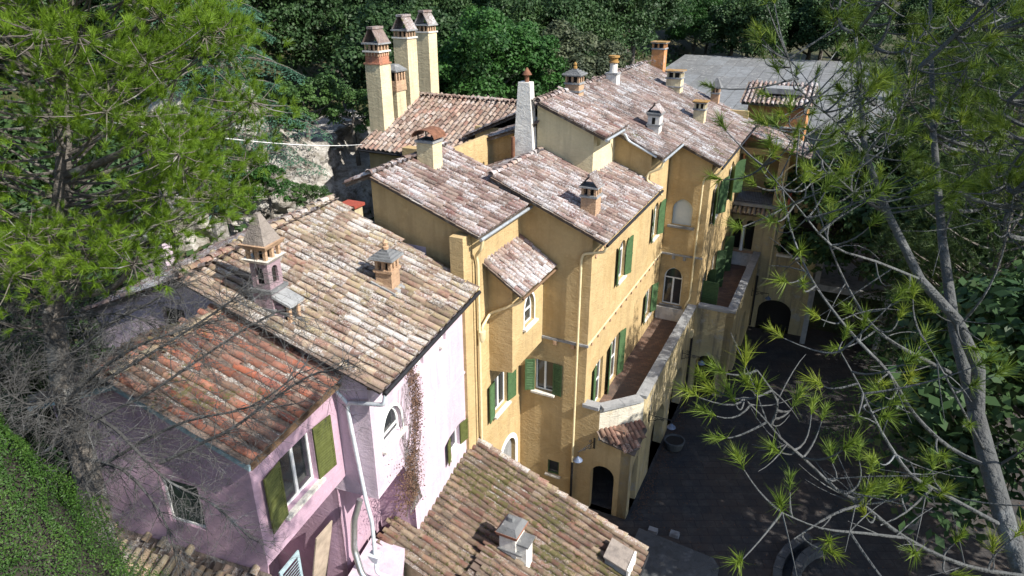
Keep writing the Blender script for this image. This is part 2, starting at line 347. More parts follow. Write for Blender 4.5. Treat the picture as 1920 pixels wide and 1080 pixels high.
class House:
    """a thing built in its own frame: x across (down the main slopes), y along, z up"""
    def __init__(s, name, label, cat, o=(0, 0, 0), az=AE, group=None):
        s.o = Vector(o); s.az = az; s.root = bpy.data.objects.new(name, None); COL.objects.link(s.root)
        s.root.location = wpt(*o, az); s.root.rotation_euler = (0, 0, -R(az)); s.root.empty_display_size = .5
        tag(s.root, label, cat, group); s.tiles = []
    def part(s, name, mb, mat, parent=None, smooth=None, label=None):
        me = bpy.data.meshes.new(name); me.from_pydata([tuple(Vector(p)-s.o) for p in mb.v], [], mb.f); me.update()
        o = mk(name, me, mat, parent or s.root, smooth)
        if label: o['label'] = label
        return o
    def roof(s, E0, E1, R0, mat, poly=None, pitch=.30, expo=.47, thick=.10, name='roof', deckmat='deck', label=None, skip=None):
        E0, E1, R0 = Vector(E0), Vector(E1), Vector(R0)
        U = (E1-E0); LU = U.length; U.normalize(); Vv = R0-E0; LV = Vv.length; Vv.normalize()
        N = U.cross(Vv)
        if N.z < 0: N = -N
        N.normalize(); X = Vv.cross(N)
        poly = poly or [(0, 0), (LU, 0), (LU, LV), (0, LV)]
        mb = MB().prism([E0+U*u+Vv*v-N*.02 for u, v in poly], -N*thick)
        ro = s.part(name, mb, deckmat, label=label)
        def inside(u, v):
            c = False; j = len(poly)-1
            for i in range(len(poly)):
                (ui, vi), (uj, vj) = poly[i], poly[j]
                if (vi > v) != (vj > v) and u < (uj-ui)*(v-vi)/(vj-vi)+ui: c = not c
                j = i
            return c and not (skip and skip(u, v))
        ncol = max(1, int(LU/pitch)); nrow = max(1, int(math.ceil(LV/expo)))
        pitch_ = LU/ncol
        pv, pf, pr_ = [], [], []; nv = 0
        Mx = np.array([list(X), list(Vv), list(N)]).T; Oo = np.array(E0-s.o)
        for c in range(ncol):
            wob = random.uniform(-.012, .012); ph = random.uniform(-.10, .06)
            for r in range(nrow+1):
                u = (c+.5)*pitch_+wob+random.gauss(0, .009); v = r*expo+ph*(r > 0)+random.gauss(0, .012)-(.05 if r == 0 else 0)
                if inside(u, max(v, 0)+.14):
                    ang = random.gauss(0, .028); tilt = random.gauss(.006, .01)
                    rot = Matrix.Rotation(ang, 3, 'Z') @ Matrix.Rotation(tilt, 3, 'X')
                    B = Mx @ np.array(rot); T = Oo+Mx @ np.array([0, v, 0.012+random.gauss(0, .006)])+np.array(U)*u
                    w = wpt(*(T+np.array(s.o)), s.az); zz, px, py = depth_px(w)
                    size = 1/max(zz, 1) if (-20 < px < 1940 and -20 < py < 1100 and zz > 0) else 0
                    s.tiles.append((size, ro, B, T, random.randrange(6), mat))
                # channel tile between columns
                u2 = c*pitch_
                if inside(min(max(u2, .02), LU-.02), r*expo+.1):
                    g = (-.12, -.05, .05, .12); zz_ = (.03, -.012, -.012, .03)
                    for yy, dz in ((r*expo-.03, .022), ((r+1)*expo, .0)):
                        for gx, gz in zip(g, zz_):
                            pv.append(Oo+np.array(U)*(u2+gx)+Mx @ np.array([0, yy, gz+dz]))
                    for i in range(3): pf.append((nv+i, nv+i+1, nv+5+i, nv+4+i))
                    pr_ += [random.random()]*3; nv += 8
        if pf:
            me = np_mesh('channel_tiles', np.array(pv), np.array(pf), pr_)
            tag(mk('channel_tiles', me, 'tile_channel', ro), kind='stuff')
        return ro
    def ridge(s, A, B, mat, parent, r=.13, name='ridge_tile'):
        A, B = Vector(A)-s.o, Vector(B)-s.o; L = (B-A).length; n = max(1, int(L/.42)); d = (B-A).normalized()
        side = d.cross(Vector((0, 0, 1))).normalized(); up = side.cross(d)
        for i in range(n):
            o = bpy.data.objects.new(name, tile_mesh(i % 6, mat)); COL.objects.link(o); o.parent = parent
            m = Matrix((side*1.25, d*.85, up*1.15)).transposed().to_4x4()
            m = m @ Matrix.Rotation(random.gauss(0, .04), 4, 'Z'); m.translation = A+d*(i*L/n)+up*(.03+random.gauss(0, .01)); o.matrix_local = m
    def finish(s, budget=300):
        if not s.tiles: return
        order = sorted(range(len(s.tiles)), key=lambda i: -s.tiles[i][0]); pick = set(order[:budget]) if len(order) > budget else set(order)
        mats = sorted({t[5] for t in s.tiles}); vs, fs, rr, mi = [], [], [], []; nv = 0
        for i, (size, ro, B, T, var, mat) in enumerate(s.tiles):
            if i in pick:
                o = bpy.data.objects.new('tile', tile_mesh(var, mat)); COL.objects.link(o); o.parent = ro
                m = Matrix(B.tolist()).to_4x4(); m.translation = Vector(T); o.matrix_local = m
            else:
                V, F = TILES[var]; vs.append(V @ B.T+T); fs.append(F+nv); nv += len(V); rr += [random.random()]*len(F); mi += [mats.index(mat)]*len(F)
        if vs:
            me = np_mesh('tiles', np.concatenate(vs), np.concatenate(fs), rr)
            for m_ in mats: me.materials.append(M[m_])
            me.polygons.foreach_set('material_index', mi); o = mk('tiles', me, mats, s.root, 50); tag(o, kind='stuff')
    # ---- openings
    def pt(s, O, U, u, z, n=None, d=0): return Vector(O)+Vector(U)*u+Vector((0, 0, z))+(Vector(n)*d if n else Vector())
    def window(s, O, U, n, u0, u1, z0, z1, arched=None, inset=.16, panes=2, frame='white_paint', sill='stone_sill', shut=None, paint='green_paint', name='window', bars=1, glass='glass', sillw=.10, sillout=.12):
        """O,U,n: wall plane; arched: rise; shut: list of (hinge 'l'/'r', opening angle)"""
        O, U, n = Vector(O), Vector(U), Vector(n); Z = Vector((0, 0, 1)); fw = .06
        def bar(mb, ua, ub, za, zb, d0, d1):
            c = O+U*(ua+ub)/2+Z*(za+zb)/2+n*(d0+d1)/2; mb.obox(c, U*(ub-ua)/2, n*(d1-d0)/2, Z*(zb-za)/2)
        mb = MB(); zt = z1-(arched or 0)
        bar(mb, u0, u0+fw, z0, zt, -inset-.03, -inset+.03); bar(mb, u1-fw, u1, z0, zt, -inset-.03, -inset+.03)
        bar(mb, u0+fw, u1-fw, z0, z0+fw, -inset-.03, -inset+.03); bar(mb, u0+fw, u1-fw, zt-fw, zt, -inset-.03, -inset+.03)
        for i in range(1, panes):
            u = u0+(u1-u0)*i/panes; bar(mb, u-.045, u+.045, z0+fw, zt-fw, -inset-.025, -inset+.04)
        for i in range(1, bars):
            z = z0+(zt-z0)*i/bars
            bar(mb, u0+fw, u1-fw, z-.03, z+.03, -inset-.02, -inset+.025)
        if arched:
            pts = arch(u0, u1, zt, z1, arched, 12)[2:]
            cx = (u0+u1)/2
            inner = [(cx+(u-cx)*.86, zt+(z-zt)*.86) for u, z in pts]
            for i in range(len(pts)-1):
                q = [O+U*a+Z*b for a, b in (pts[i], pts[i+1], inner[i+1], inner[i])]
                mb.prism([p-n*(inset+.03) for p in q], n*.06)
        w = s.part(name, mb, frame)
        for i in range(panes):
            ua = u0+(u1-u0)*i/panes+.03; ub = u0+(u1-u0)*(i+1)/panes-.03
            p = MB(); bar(p, ua, ub, z0+.03, zt-.02, -inset-.012, -inset-.004); s.part('pane', p, glass, w)
        if arched:
            pts = arch(u0, u1, zt, z1, arched, 12)[2:]; p = MB().prism([O+U*a+Z*b-n*(inset+.012) for a, b in pts], n*.008); s.part('pane', p, glass, w)
        if sill:
            p = MB(); bar(p, u0-sillw, u1+sillw, z0-.09, z0-.005, -inset+.03, sillout); s.part('sill', p, sill, w)
        for h, ang in (shut or []):
            s.shutter(w, O, U, n, u0 if h == 'l' else u1, h, (u1-u0)/2, z0, z1, ang, paint, arched)
        return w
    def shutter(s, w, O, U, n, uh, h, width, z0, z1, ang, paint, arched=None, slats=True):
        O, U, n = Vector(O), Vector(U), Vector(n); Z = Vector((0, 0, 1)); a = R(ang)
        sg = 1 if h == 'l' else -1                       # closed: extends into the opening
        D = U*sg*math.cos(a)+n*math.sin(a); T = D.cross(Z).normalized()
        H = O+U*uh+n*.04; mb = MB(); wd = width; st = .07
        ztop = lambda t: z1 if not arched else z1-arched+arched*math.sqrt(max(0, 1-(1-t)**2))
        def b(ta, tb, za, zb, th=.02): mb.obox(H+D*(ta+tb)/2+Z*(za+zb)/2, D*(tb-ta)/2, T*th, Z*(zb-za)/2)
        if not arched:
            b(0, st, z0, z1); b(wd-st, wd, z0, z1)
            for z in (z0, (z0+z1)/2-.04, z1-st): b(st, wd-st, z, z+st)
        else:
            N_ = 6
            for i in range(N_):
                t0, t1 = i/N_, (i+1)/N_
                mb.prism([H+D*wd*t0+Z*z0-T*.018, H+D*wd*t1+Z*z0-T*.018, H+D*wd*t1+Z*ztop(t1)-T*.018, H+D*wd*t0+Z*ztop(t0)-T*.018], T*.036)
            b(.0, wd, z0+.05, z0+.13, .03); b(0, wd, (z0+z1)/2, (z0+z1)/2+.08, .03)
        if not arched:
            z = z0+st+.02
            while z < z1-st-.03:
                if not ((z0+z1)/2-.07 < z < (z0+z1)/2+.05):
                    c = H+D*wd/2+Z*(z+.015); mb.obox(c, D*(wd/2-st), (T*.02+Z*.026), (Z*.006-T*.004))
                z += .085
        if not arched: b(st*.5, wd-st*.5, z0+.02, z1-.02, .006)
        s.part('shutter', mb, paint, w)
    def gutter(s, A, B, mat='zinc', r=.065, parent=None):
        return s.part('gutter', MB().tube([A, B], r, 8), mat, parent, 60)
    def pipe(s, pts, mat='cream_pipe', r=.055, name='downpipe', parent=None):
        """polyline with rounded knees"""
        P = [Vector(p) for p in pts]; out = [P[0]]
        for i in range(1, len(P)-1):
            a = (P[i-1]-P[i]); b = (P[i+1]-P[i]); q = min(.14, a.length*.4, b.length*.4)
            p0 = P[i]+a.normalized()*q; p1 = P[i]+b.normalized()*q
            for t in (0, .25, .5, .75, 1): out.append(p0*(1-t)**2+P[i]*2*t*(1-t)+p1*t*t)
        out.append(P[-1]); return s.part(name, MB().tube(out, r, 8), mat, parent, 60)
    def chimney(s, x, y, z0, w, d, h, mat='cream', cap='gable', capmat='tile_grey', bands=1, slots=True, rot=0, label=None, band='concrete', name='chimney'):
        """shaft, then a lantern of posts round a dark flue, then a cap"""
        top = z0+h; mb = MB().box(x-w/2, x+w/2, y-d/2, y+d/2, z0-.8, top)
        c = s.part(name, mb, mat, label=label)
        for i in range(bands):
            zz = z0+h*(i+1)/(bands) if bands > 1 else top
            m = MB().box(x-w/2-.05, x+w/2+.05, y-d/2-.05, y+d/2+.05, zz-.06, zz+.03); s.part('band', m, band, c)
        zl = top+.03
        if slots:
            hl = .30; p = .10
            m = MB().box(x-w/2+p+.03, x+w/2-p-.03, y-d/2+p+.03, y+d/2-p-.03, zl, zl+hl); s.part('flue', m, 'soot', c)
            for i in (-1, 0, 1):
                for j in (-1, 0, 1):
                    if (i or j): s.part('lantern_post', MB().box(x+i*(w/2-p/2)-p/2, x+i*(w/2-p/2)+p/2, y+j*(d/2-p/2)-p/2, y+j*(d/2-p/2)+p/2, zl, zl+hl), mat, c)
            zl += hl
        if cap in ('gable', 'pagoda', 'pyramid', 'flat'):
            m = MB().box(x-w/2-.09, x+w/2+.09, y-d/2-.09, y+d/2+.09, zl, zl+.06); s.part('slab', m, band, c); zl += .06
        if cap == 'gable':
            for sg in (-1, 1):
                m = MB().prism([(x+sg*(w/2+.08), y-d/2-.08, zl), (x+sg*(w/2+.08), y+d/2+.08, zl), (x+sg*.02, y+d/2+.06, zl+.5*w+.12), (x+sg*.02, y-d/2-.06, zl+.5*w+.12)], (-sg*.05, 0, .04)); s.part('cap_slab', m, capmat, c)
            s.part('cap_ridge', MB().tube([(x, y-d/2-.1, zl+.5*w+.15), (x, y+d/2+.1, zl+.5*w+.15)], .06, 6), capmat, c)
        elif cap == 'pagoda':
            m = MB(); zz = zl
            for i in range(4):
                f = 1.0-.24*i; m.frustum(x, y, zz, zz+.07, (w+.30)*f, (d+.30)*f, (w+.22)*f, (d+.22)*f); zz += .065
            s.part('cap', m, capmat, c)
            s.part('finial', MB().lathe(x, y, [(.10, zz), (.11, zz+.10), (.07, zz+.13), (.10, zz+.22), (.03, zz+.32)], 8), 'lichen_orange' if band != 'brick_pale' else 'brick_pale', c)
        elif cap == 'pyramid':
            s.part('cap', MB().frustum(x, y, zl, zl+w*1.05, w+.16, d+.16, .12, .12), capmat, c)
        elif cap == 'flat':
            s.part('cap', MB().box(x-w/2-.12, x+w/2+.12, y-d/2-.12, y+d/2+.12, zl, zl+.05), capmat, c)
        elif cap == 'hood':
            n = 8; P = [(x+(w/2+.14)*math.cos(math.pi*i/n), y-d/2-.1, zl+.12+.30*math.sin(math.pi*i/n)) for i in range(n+1)]
            m = MB()
            for i in range(n): m.prism([P[i], P[i+1], (P[i+1][0], P[i+1][1], P[i+1][2]-.025), (P[i][0], P[i][1], P[i][2]-.025)], (0, d+.2, 0))
            s.part('hood', m, 'rust', c, 40)
            for i in (-1, 1):
                for j in (-1, 1): s.part('hood_leg', MB().box(x+i*w*.42-.02, x+i*w*.42+.02, y+j*d*.42-.02, y+j*d*.42+.02, zl, zl+.22), 'iron', c)
            s.part('flue', MB().box(x-w*.3, x+w*.3, y-d*.3, y+d*.3, zl-.02, zl+.03), 'soot', c)
        elif cap == 'pot':
            s.part('pot', MB().lathe(x, y, [(w*.36, zl-.02), (w*.34, zl+.50), (.05, zl+.5)], 14), mat, c, 40)
            s.part('pot_rim', MB().lathe(x, y, [(w*.34, zl+.50), (w*.48, zl+.53), (w*.46, zl+.61), (w*.36, zl+.63), (w*.38, zl+.78), (w*.52, zl+.81), (w*.5, zl+.90), (.05, zl+.92)], 14), capmat, c, 40)
        return c

# ------------------------------------------------------------------ terrain
def smooth(t): t = np.clip(t, 0, 1); return t*t*(3-2*t)
ce, se = math.cos(R(AE)), math.sin(R(AE))
def height(x, y):
    x = np.asarray(x, float); y = np.asarray(y, float)
    a = x*se+y*ce; b = x*ce-y*se
    west = smooth((-17-b)/9)*np.where(a > 24, 1, .55+.45*smooth((a-14)/10))
    h = 8.0*west+np.clip(-26-b, 0, 60)*.22
    north = smooth((a-50)/40)
    h = h+north*6.5*(1-.5*west)+np.clip(a-90, 0, 200)*.10
    pinkb = smooth((-11.6-b)/2.5)*smooth((20-a)/3)*smooth((a+10)/10)
    h = np.maximum(h, pinkb*4.0)
    rough = .35*np.sin(x*.31+1.3)*np.cos(y*.27)+.2*np.sin(x*.9)*np.sin(y*.8+.5)
    return h+rough*np.clip(h/3, 0, 1)-.06
gx = np.concatenate([np.linspace(-420, -75, 14), np.linspace(-70, 80, 76), np.linspace(88, 420, 14)])
gy = np.concatenate([np.linspace(-300, -35, 10), np.linspace(-30, 130, 81), np.linspace(140, 600, 16)])
X, Y = np.meshgrid(gx, gy); V = np.stack([X.ravel(), Y.ravel(), height(X, Y).ravel()], 1)
nx = len(gx); i0 = (np.arange(len(gy)-1)[:, None]*nx+np.arange(nx-1)[None, :]).ravel()
tag(mk('ground', np_mesh('ground', V, np.stack([i0, i0+1, i0+nx+1, i0+nx], 1)), 'ground', None, 180), kind='structure')
mb = MB(); P = [wpt(*p, 0) for p in ((-10.5, 20.5), (-3.2, 19.6), (-3.0, 8), (9, 8), (16, 22), (14, 46.5), (-10.5, 46.5))]
mb.prism(P, (0, 0, .03)); me = bpy.data.meshes.new('courtyard'); me.from_pydata(mb.v, [], mb.f)
tag(mk('courtyard', me, 'yard'), kind='structure')

YU, XU = (0, 1, 0), (1, 0, 0); PX, NX, NY, PY = (1, 0, 0), (-1, 0, 0), (0, -1, 0), (0, 1, 0)
# ================================================================== pink house
H = House('pink_house', 'pink rendered house with buff tiled roof and lower red tiled wing at front left', 'house', (-13, 15, 4), AK)
r1 = H.roof((-8.14, 13.15, 12.2), (-8.14, 20.9, 12.2), (-14.2, 13.15, 14.56), 'tile_buff', [(0, 0), (6.85, 0), (7.7, 6.5), (0, 6.5)], label='lichen covered buff tiled roof')
H.roof((-18.2, 13.15, 12.85), (-18.2, 21, 12.85), (-14.2, 13.15, 14.52), 'tile_grey')
H.ridge((-14.2, 13.15, 14.60), (-14.2, 20.9, 14.60), 'tile_buff', r1)
r2 = H.roof((-9.4, 9.55, 12.3), (-9.4, 13.35, 12.3), (-12.9, 9.55, 13.7), 'tile_red', expo=.52, pitch=.32, label='red clay tiled roof of the front wing')
H.roof((-16, 9.55, 12.4), (-16, 13.35, 12.4), (-12.9, 9.55, 13.66), 'tile_moss')
H.ridge((-12.9, 9.55, 13.74), (-12.9, 13.3, 13.74), 'tile_clay', r2)
H.roof((-14.8, 8.3, 7.86), (-9.7, 8.3, 7.86), (-14.8, 9.82, 8.6), 'tile_clay', pitch=.28, expo=.8, label='pale clay lean-to roof')
mb = MB()
mb.sheet((-9.75, 0, 0), YU, PX, [(9.85, 8.8), (13.43, 8.8), (13.43, 12.3), (9.85, 12.3)], [rect(10.8, 12.2, 9.65, 11.3)], .22)
mb.sheet((0, 9.85, 0), XU, NY, [(-15.6, 4), (-10.6, 4), (-9.75, 8.8), (-9.75, 12.3), (-12.9, 13.55), (-15.6, 12.45)], [rect(-12.6, -11.45, 9.4, 10.8)], .2)
mb.box(-15.6, -9.77, 9.9, 13.4, 8.8, 8.95); mb.box(-15.6, -15.4, 9.86, 13.4, 3, 12.4)
H.part('wall', mb, 'pink')
mb = MB()
mb.sheet((-8.72, 0, 0), YU, PX, [(13.43, 8.2), (15.0, 8.2), (15.5, 7.2), (15.6, 3), (20.7, 3), (20.7, 12.3), (13.43, 12.3)],
         [arch(13.95, 15.1, 9.6, 10.68, .8), rect(18.35, 19.25, 6.0, 6.9), rect(18.0, 18.45, 10.9, 11.5), rect(16.3, 16.75, 10.9, 11.5)], .22)
mb.sheet((0, 13.43, 0), XU, NY, [(-18, 7), (-10.2, 7), (-10.2, 8.2), (-8.72, 8.2), (-8.72, 12.3), (-14.2, 14.4), (-18, 12.8)], [rect(-15.3, -14.5, 12.3, 13.4)], .2)
mb.box(-10.5, -8.74, 13.45, 15.5, 8.2, 8.32)
H.part('wall', mb, 'pink_pale')
mb = MB(); mb.box(-10.3, -10.1, 13.4, 15.6, 3, 8.2); mb.box(-10.3, -8.75, 15.6, 15.75, 3, 8.2); mb.box(-13, -12.8, 9.9, 13.5, 3, 8.8); mb.box(-13, -10.1, 13.4, 13.55, 3, 8.2)
H.part('wall', mb, 'pink', label='shaded pink wall inside the passage under the wing')
mb = MB(); mb.box(-18, -17.8, 13.5, 20.9, 3, 12.8); mb.box(-18, -9, 20.7, 20.9, 3, 13.2); H.part('wall', mb, 'pink_pale')
# window of the wing
O = (-9.75, 0, 0)
H.window(O, YU, PX, 10.8, 12.2, 9.65, 11.3, shut=[('l', 173), ('r', 173)], paint='olive_paint', sillw=.12, sillout=.16, inset=.18)
O = (0, 9.85, 0)
w = H.window(O, XU, NY, -12.6, -11.45, 9.4, 10.8, inset=.1, panes=1, glass='gauze', sill=None)
O = (-8.72, 0, 0)
w = H.window(O, YU, PX, 13.95, 15.1, 9.6, 10.68, arched=.8, panes=1, sillw=.1, sillout=.14)
mb = MB(); pts = arch(13.95, 15.1, 9.6, 10.68, .8, 14)[1:]; pts = pts+[(13.95, 9.6)]; cx = 14.52
for i in range(len(pts)-1):
    a, b = pts[i], pts[i+1]; oa = (cx+(a[0]-cx)*1.12, 9.6+(a[1]-9.6)*1.10); ob = (cx+(b[0]-cx)*1.12, 9.6+(b[1]-9.6)*1.10)
    mb.prism([(-8.715, q[0], q[1]) for q in (a, b, ob, oa)], (.02, 0, 0))
H.part('surround', mb, 'white_paint', w)
H.window(O, YU, PX, 18.35, 19.25, 6.0, 6.9, panes=1, shut=[('l', 165), ('r', 165)], paint='olive_paint')
for u in (18.0, 16.3): H.window(O, YU, PX, u, u+.45, 10.9, 11.5, panes=1)
H.window((0, 13.43, 0), XU, NY, -15.3, -14.5, 12.3, 13.4, panes=1, frame='olive_paint', sill=None)
H.part('string_course', MB().box(-8.72, -8.67, 15.6, 20.6, 8.75, 8.82), 'pink_pale')
H.part('fascia', MB().prism([(-9.4, 9.5, 12.08), (-12.9, 9.5, 13.48), (-12.9, 9.5, 13.62), (-9.4, 9.5, 12.22)], (0, .06, 0)), 'blue_paint')
H.part('fascia', MB().prism([(-16, 9.5, 12.18), (-12.9, 9.5, 13.46), (-12.9, 9.5, 13.6), (-16, 9.5, 12.32)], (0, .06, 0)), 'blue_paint')
H.part('eave_board', MB().box(-9.62, -9.42, 9.6, 13.3, 12.02, 12.10), 'wood')
H.gutter((-8.08, 13.2, 12.08), (-8.08, 20.0, 12.08), 'iron', .07)
for i in range(14): H.part('rafter', MB().box(-8.72, -8.2, 13.4+i*.5, 13.5+i*.5, 11.98, 12.06), 'wood')
H.pipe([(-8.08, 13.25, 12.05), (-8.12, 13.2, 11.75), (-9.3, 13.32, 11.5), (-9.35, 13.33, 11.2), (-9.1, 13.34, 8.2), (-8.95, 13.3, 7.4), (-8.9, 13.2, 6.2)], 'grey_pipe', .06)
H.pipe([(-9.5, 13.3, 12.15), (-9.75, 13.3, 11.95), (-9.32, 13.32, 11.45)], 'grey_pipe', .06)
H.part('rain_hopper', MB().frustum(-8.9, 13.2, 5.95, 6.25, .16, .16, .36, .3), 'grey_pipe')
H.pipe([(-8.9, 13.2, 6.0), (-8.85, 13.1, 5.6), (-8.3, 13.2, 5.45), (-5.2, 13.9, 4.1)], 'grey_pipe', .06)
H.pipe([(-9.2, 13.2, 8.25), (-9.35, 13.0, 7.6), (-9.4, 12.9, 6.6), (-9.1, 12.7, 5.9), (-8.7, 12.6, 5.5)], 'steel_duct', .10, 'flexible_duct')
# chimneys of the pink house
x, y = -11.85, 13.95
c = H.part('chimney', MB().box(x-.31, x+.31, y-.31, y+.31, 12.6, 14.30), 'pink_old', label='tall ornate pink chimney with a concrete pyramid top')
H.part('band', MB().box(x-.36, x+.36, y-.36, y+.36, 13.72, 13.80), 'slate', c); H.part('band', MB().box(x-.37, x+.37, y-.37, y+.37, 14.26, 14.36), 'slate', c)
mb = MB()
for nn, OO, UU in ((NY, (x, y-.28, 0), XU), (PX, (x+.28, y, 0), YU), (PY, (x, y+.28, 0), XU), (NX, (x-.28, y, 0), YU)):
    mb.sheet(OO, UU, nn, rect(-.28, .28, 14.36, 15.10), [arch(-.12, .12, 14.48, 14.98, .1)], .08)
H.part('shaft', mb, 'pink_old', c); H.part('flue', MB().box(x-.18, x+.18, y-.18, y+.18, 14.36, 15.5), 'soot', c)
H.part('ledge', MB().frustum(x, y, 15.10, 15.22, .62, .62, .84, .84), 'stone_sill', c)
for i in (-1, 0, 1):
    for j in (-1, 0, 1):
        if i or j: H.part('lantern_post', MB().box(x+i*.27-.045, x+i*.27+.045, y+j*.27-.045, y+j*.27+.045, 15.22, 15.52), 'brick_pale', c)
H.part('ledge', MB().frustum(x, y, 15.52, 15.64, .74, .74, .88, .88), 'brick_pale', c)
H.part('cap', MB().frustum(x, y, 15.64, 16.42, .70, .70, .12, .12), 'old_cement', c)
x2 = x+.53
H.part('side_shaft', MB().box(x2-.22, x2+.22, y-.24, y+.24, 12.3, 13.35), 'brick_pale', c)
H.part('band', MB().box(x2-.27, x2+.27, y-.29, y+.29, 13.35, 13.43), 'slate', c)
H.part('side_shaft', MB().box(x2-.22, x2+.0, y-.24, y+.24, 13.43, 13.9), 'pink_old', c); H.part('flue', MB().box(x2-.02, x2+.15, y-.16, y+.16, 13.43, 13.85), 'soot', c)
for j in (-1, 1): H.part('lantern_post', MB().box(x2+.13, x2+.22, y+j*.19-.05, y+j*.19+.05, 13.43, 13.9), 'brick_pale', c)
H.part('cap', MB().prism([(x2-.24, y-.32, 14.14), (x2-.24, y+.32, 14.14), (x2+.33, y+.32, 13.9), (x2+.33, y-.32, 13.9)], (0, 0, .07)), 'concrete', c)
H.part('flashing', MB().prism([(x2-1.4, y-.62, 13.62), (x2+.45, y-.62, 12.93), (x2+.45, y-.38, 12.95), (x2-1.4, y-.38, 13.64)], (0, 0, .04)), 'white_wall', c)
c = H.chimney(-10.25, 17.6, 12.95, .56, .54, .68, 'brick_pale', 'pagoda', 'slate', 1, True, label='squat brick chimney with a stepped stone cap', band='brick_pale')
H.part('plinth', MB().prism([(-10.65, 17.2, 13.18), (-9.8, 17.2, 12.85), (-9.8, 18.0, 12.85), (-10.65, 18.0, 13.18)], (0, 0, .10)), 'concrete', c)
H.finish()

# ================================================================== ochre house (front block + wing along the terrace)
H = House('ochre_house', 'ochre rendered house with blank gable, small bay and long wing above the terrace', 'house', (-11, 24, 0), AE)
rf = H.roof((-10.5, 19.05, 14.05), (-10.5, 24.3, 14.05), (-14.9, 19.05, 15.65), 'tile_rose', [(0, 0), (4.2, 0), (4.2, 1.7), (5.25, 1.7), (5.25, 4.68), (0, 4.68)])
H.roof((-16.0, 19.05, 15.2), (-16.0, 24.3, 15.2), (-14.9, 19.05, 15.65), 'tile_rose'); H.ridge((-14.9, 19.05, 15.68), (-14.9, 24.3, 15.68), 'tile_rose', rf)
rw = H.roof((-7.3, 23.0, 13.0), (-7.3, 31.15, 13.0), (-12.1, 23.0, 14.97), 'tile_rose', skip=lambda u, v: u > 5.2 and v > 2.6)
H.roof((-15.2, 24.4, 13.75), (-15.2, 28.1, 13.75), (-12.1, 24.4, 14.97), 'tile_grey'); H.ridge((-12.1, 23.0, 15.0), (-12.1, 27.9, 15.0), 'tile_rose', rw)
rb = H.roof((-9.38, 20.1, 11.62), (-9.38, 23.28, 11.62), (-10.88, 20.1, 12.62), 'tile_rose', pitch=.26, expo=.4, label='little tiled roof over the bay')
mb = MB()
mb.sheet((0, 19.3, 0), XU, NY, [(-15, 3), (-10.9, 3), (-10.9, 14.05), (-14.9, 15.5), (-15, 15.47)], [], .2)
mb.sheet((-10.9, 0, 0), YU, PX, [(19.3, 0), (23.3, 0), (23.3, 14.1), (19.3, 14.05)], [rect(20.75, 21.95, 5.6, 7.3), arch(21.35, 22.75, .5, 3.5)], .2)
mb.box(-15, -14.8, 19.32, 28, 3, 15.4); mb.box(-15, -12.6, 27.8, 28, 3, 14.0)
mb.box(-11.45, -10.93, 18.7, 19.28, 3, 14.02)
H.part('wall', mb, 'ochre')
mb = MB()
mb.sheet((0, 23.3, 0), XU, NY, [(-10.9, 0), (-5.71, 0), (-5.71, 3.85), (-7.18, 3.85), (-7.18, 5.4), (-7.89, 5.4), (-7.89, 13.1), (-10.9, 14.33), (-12.1, 14.82), (-12.1, 13.5), (-10.9, 13.5)],
         [rect(-10.2, -9.35, 5.62, 7.15), rect(-9.5, -8.95, 1.3, 2.05), arch(-7.42, -6.36, .03, 2.55)], .3)
H.part('wall', mb, 'ochre')
mb = MB()
mb.sheet((-7.89, 0, 0), YU, PX, [(23.3, 3.9), (35, 3.9), (35, 14.3), (31.2, 14.3), (31.2, 13.1), (23.3, 13.1)],
         [arch(26.9, 27.85, 9.72, 11.55, .47), arch(32.5, 33.45, 9.85, 11.7, .47), rect(24.55, 25.55, 4.45, 6.75), rect(26.6, 27.8, 4.45, 6.8), rect(32.4, 33.5, 5.3, 6.95)], .24)
H.part('wall', mb, 'ochre', label='sunlit ochre wall above the terrace')
# bay
mb = MB(); mb.sheet((0, 20.42, 0), XU, NY, [(-10.9, 7.95), (-9.9, 8.1), (-9.9, 11.85), (-10.9, 12.5)], [], .2)
mb.sheet((-9.9, 0, 0), YU, PX, [(20.42, 8.1), (23.28, 8.1), (23.28, 11.85), (20.42, 11.85)], [arch(21.45, 22.4, 9.55, 10.85, .7)], .2)
mb.box(-10.88, -9.92, 20.44, 23.28, 8.1, 8.2)
bay = H.part('bay', mb, 'ochre')
H.window((-9.9, 0, 0), YU, PX, 21.45, 22.4, 9.55, 10.85, arched=.7, panes=1, sill='white_wall', sillw=.12, sillout=.16)
mb = MB(); pts = arch(21.45, 22.4, 9.55, 10.85, .7, 14); pts = pts[1:]+[pts[0]]; cx = 21.925
for i in range(len(pts)-1):
    a, b = pts[i], pts[i+1]; oa = (cx+(a[0]-cx)*1.14, 9.55+(a[1]-9.55)*1.08); ob = (cx+(b[0]-cx)*1.14, 9.55+(b[1]-9.55)*1.08)
    mb.prism([(-9.895, q[0], q[1]) for q in (a, b, ob, oa)], (.02, 0, 0))
H.part('surround', mb, 'white_paint', bay)
H.window((-10.9, 0, 0), YU, PX, 20.75, 21.95, 5.6, 7.3, shut=[('l', 171), ('r', 170)], sillw=.1, sillout=.18)
H.window((0, 23.3, 0), XU, NY, -10.2, -9.35, 5.62, 7.15, shut=[('l', 150), ('r', 173)], sillw=.12, sillout=.2)
H.window((0, 23.3, 0), XU, NY, -9.5, -8.95, 1.3, 2.05, panes=1, frame='green_paint', inset=.08)
d = H.part('door', MB().sheet((-11.08, 0, 0), YU, PX, arch(21.35, 22.75, .5, 3.5), [], .05), 'concrete')
mb = MB(); pts = arch(21.35, 22.75, .5, 3.5, None, 14); pts = pts[1:]+[pts[0]]; cx = 22.05
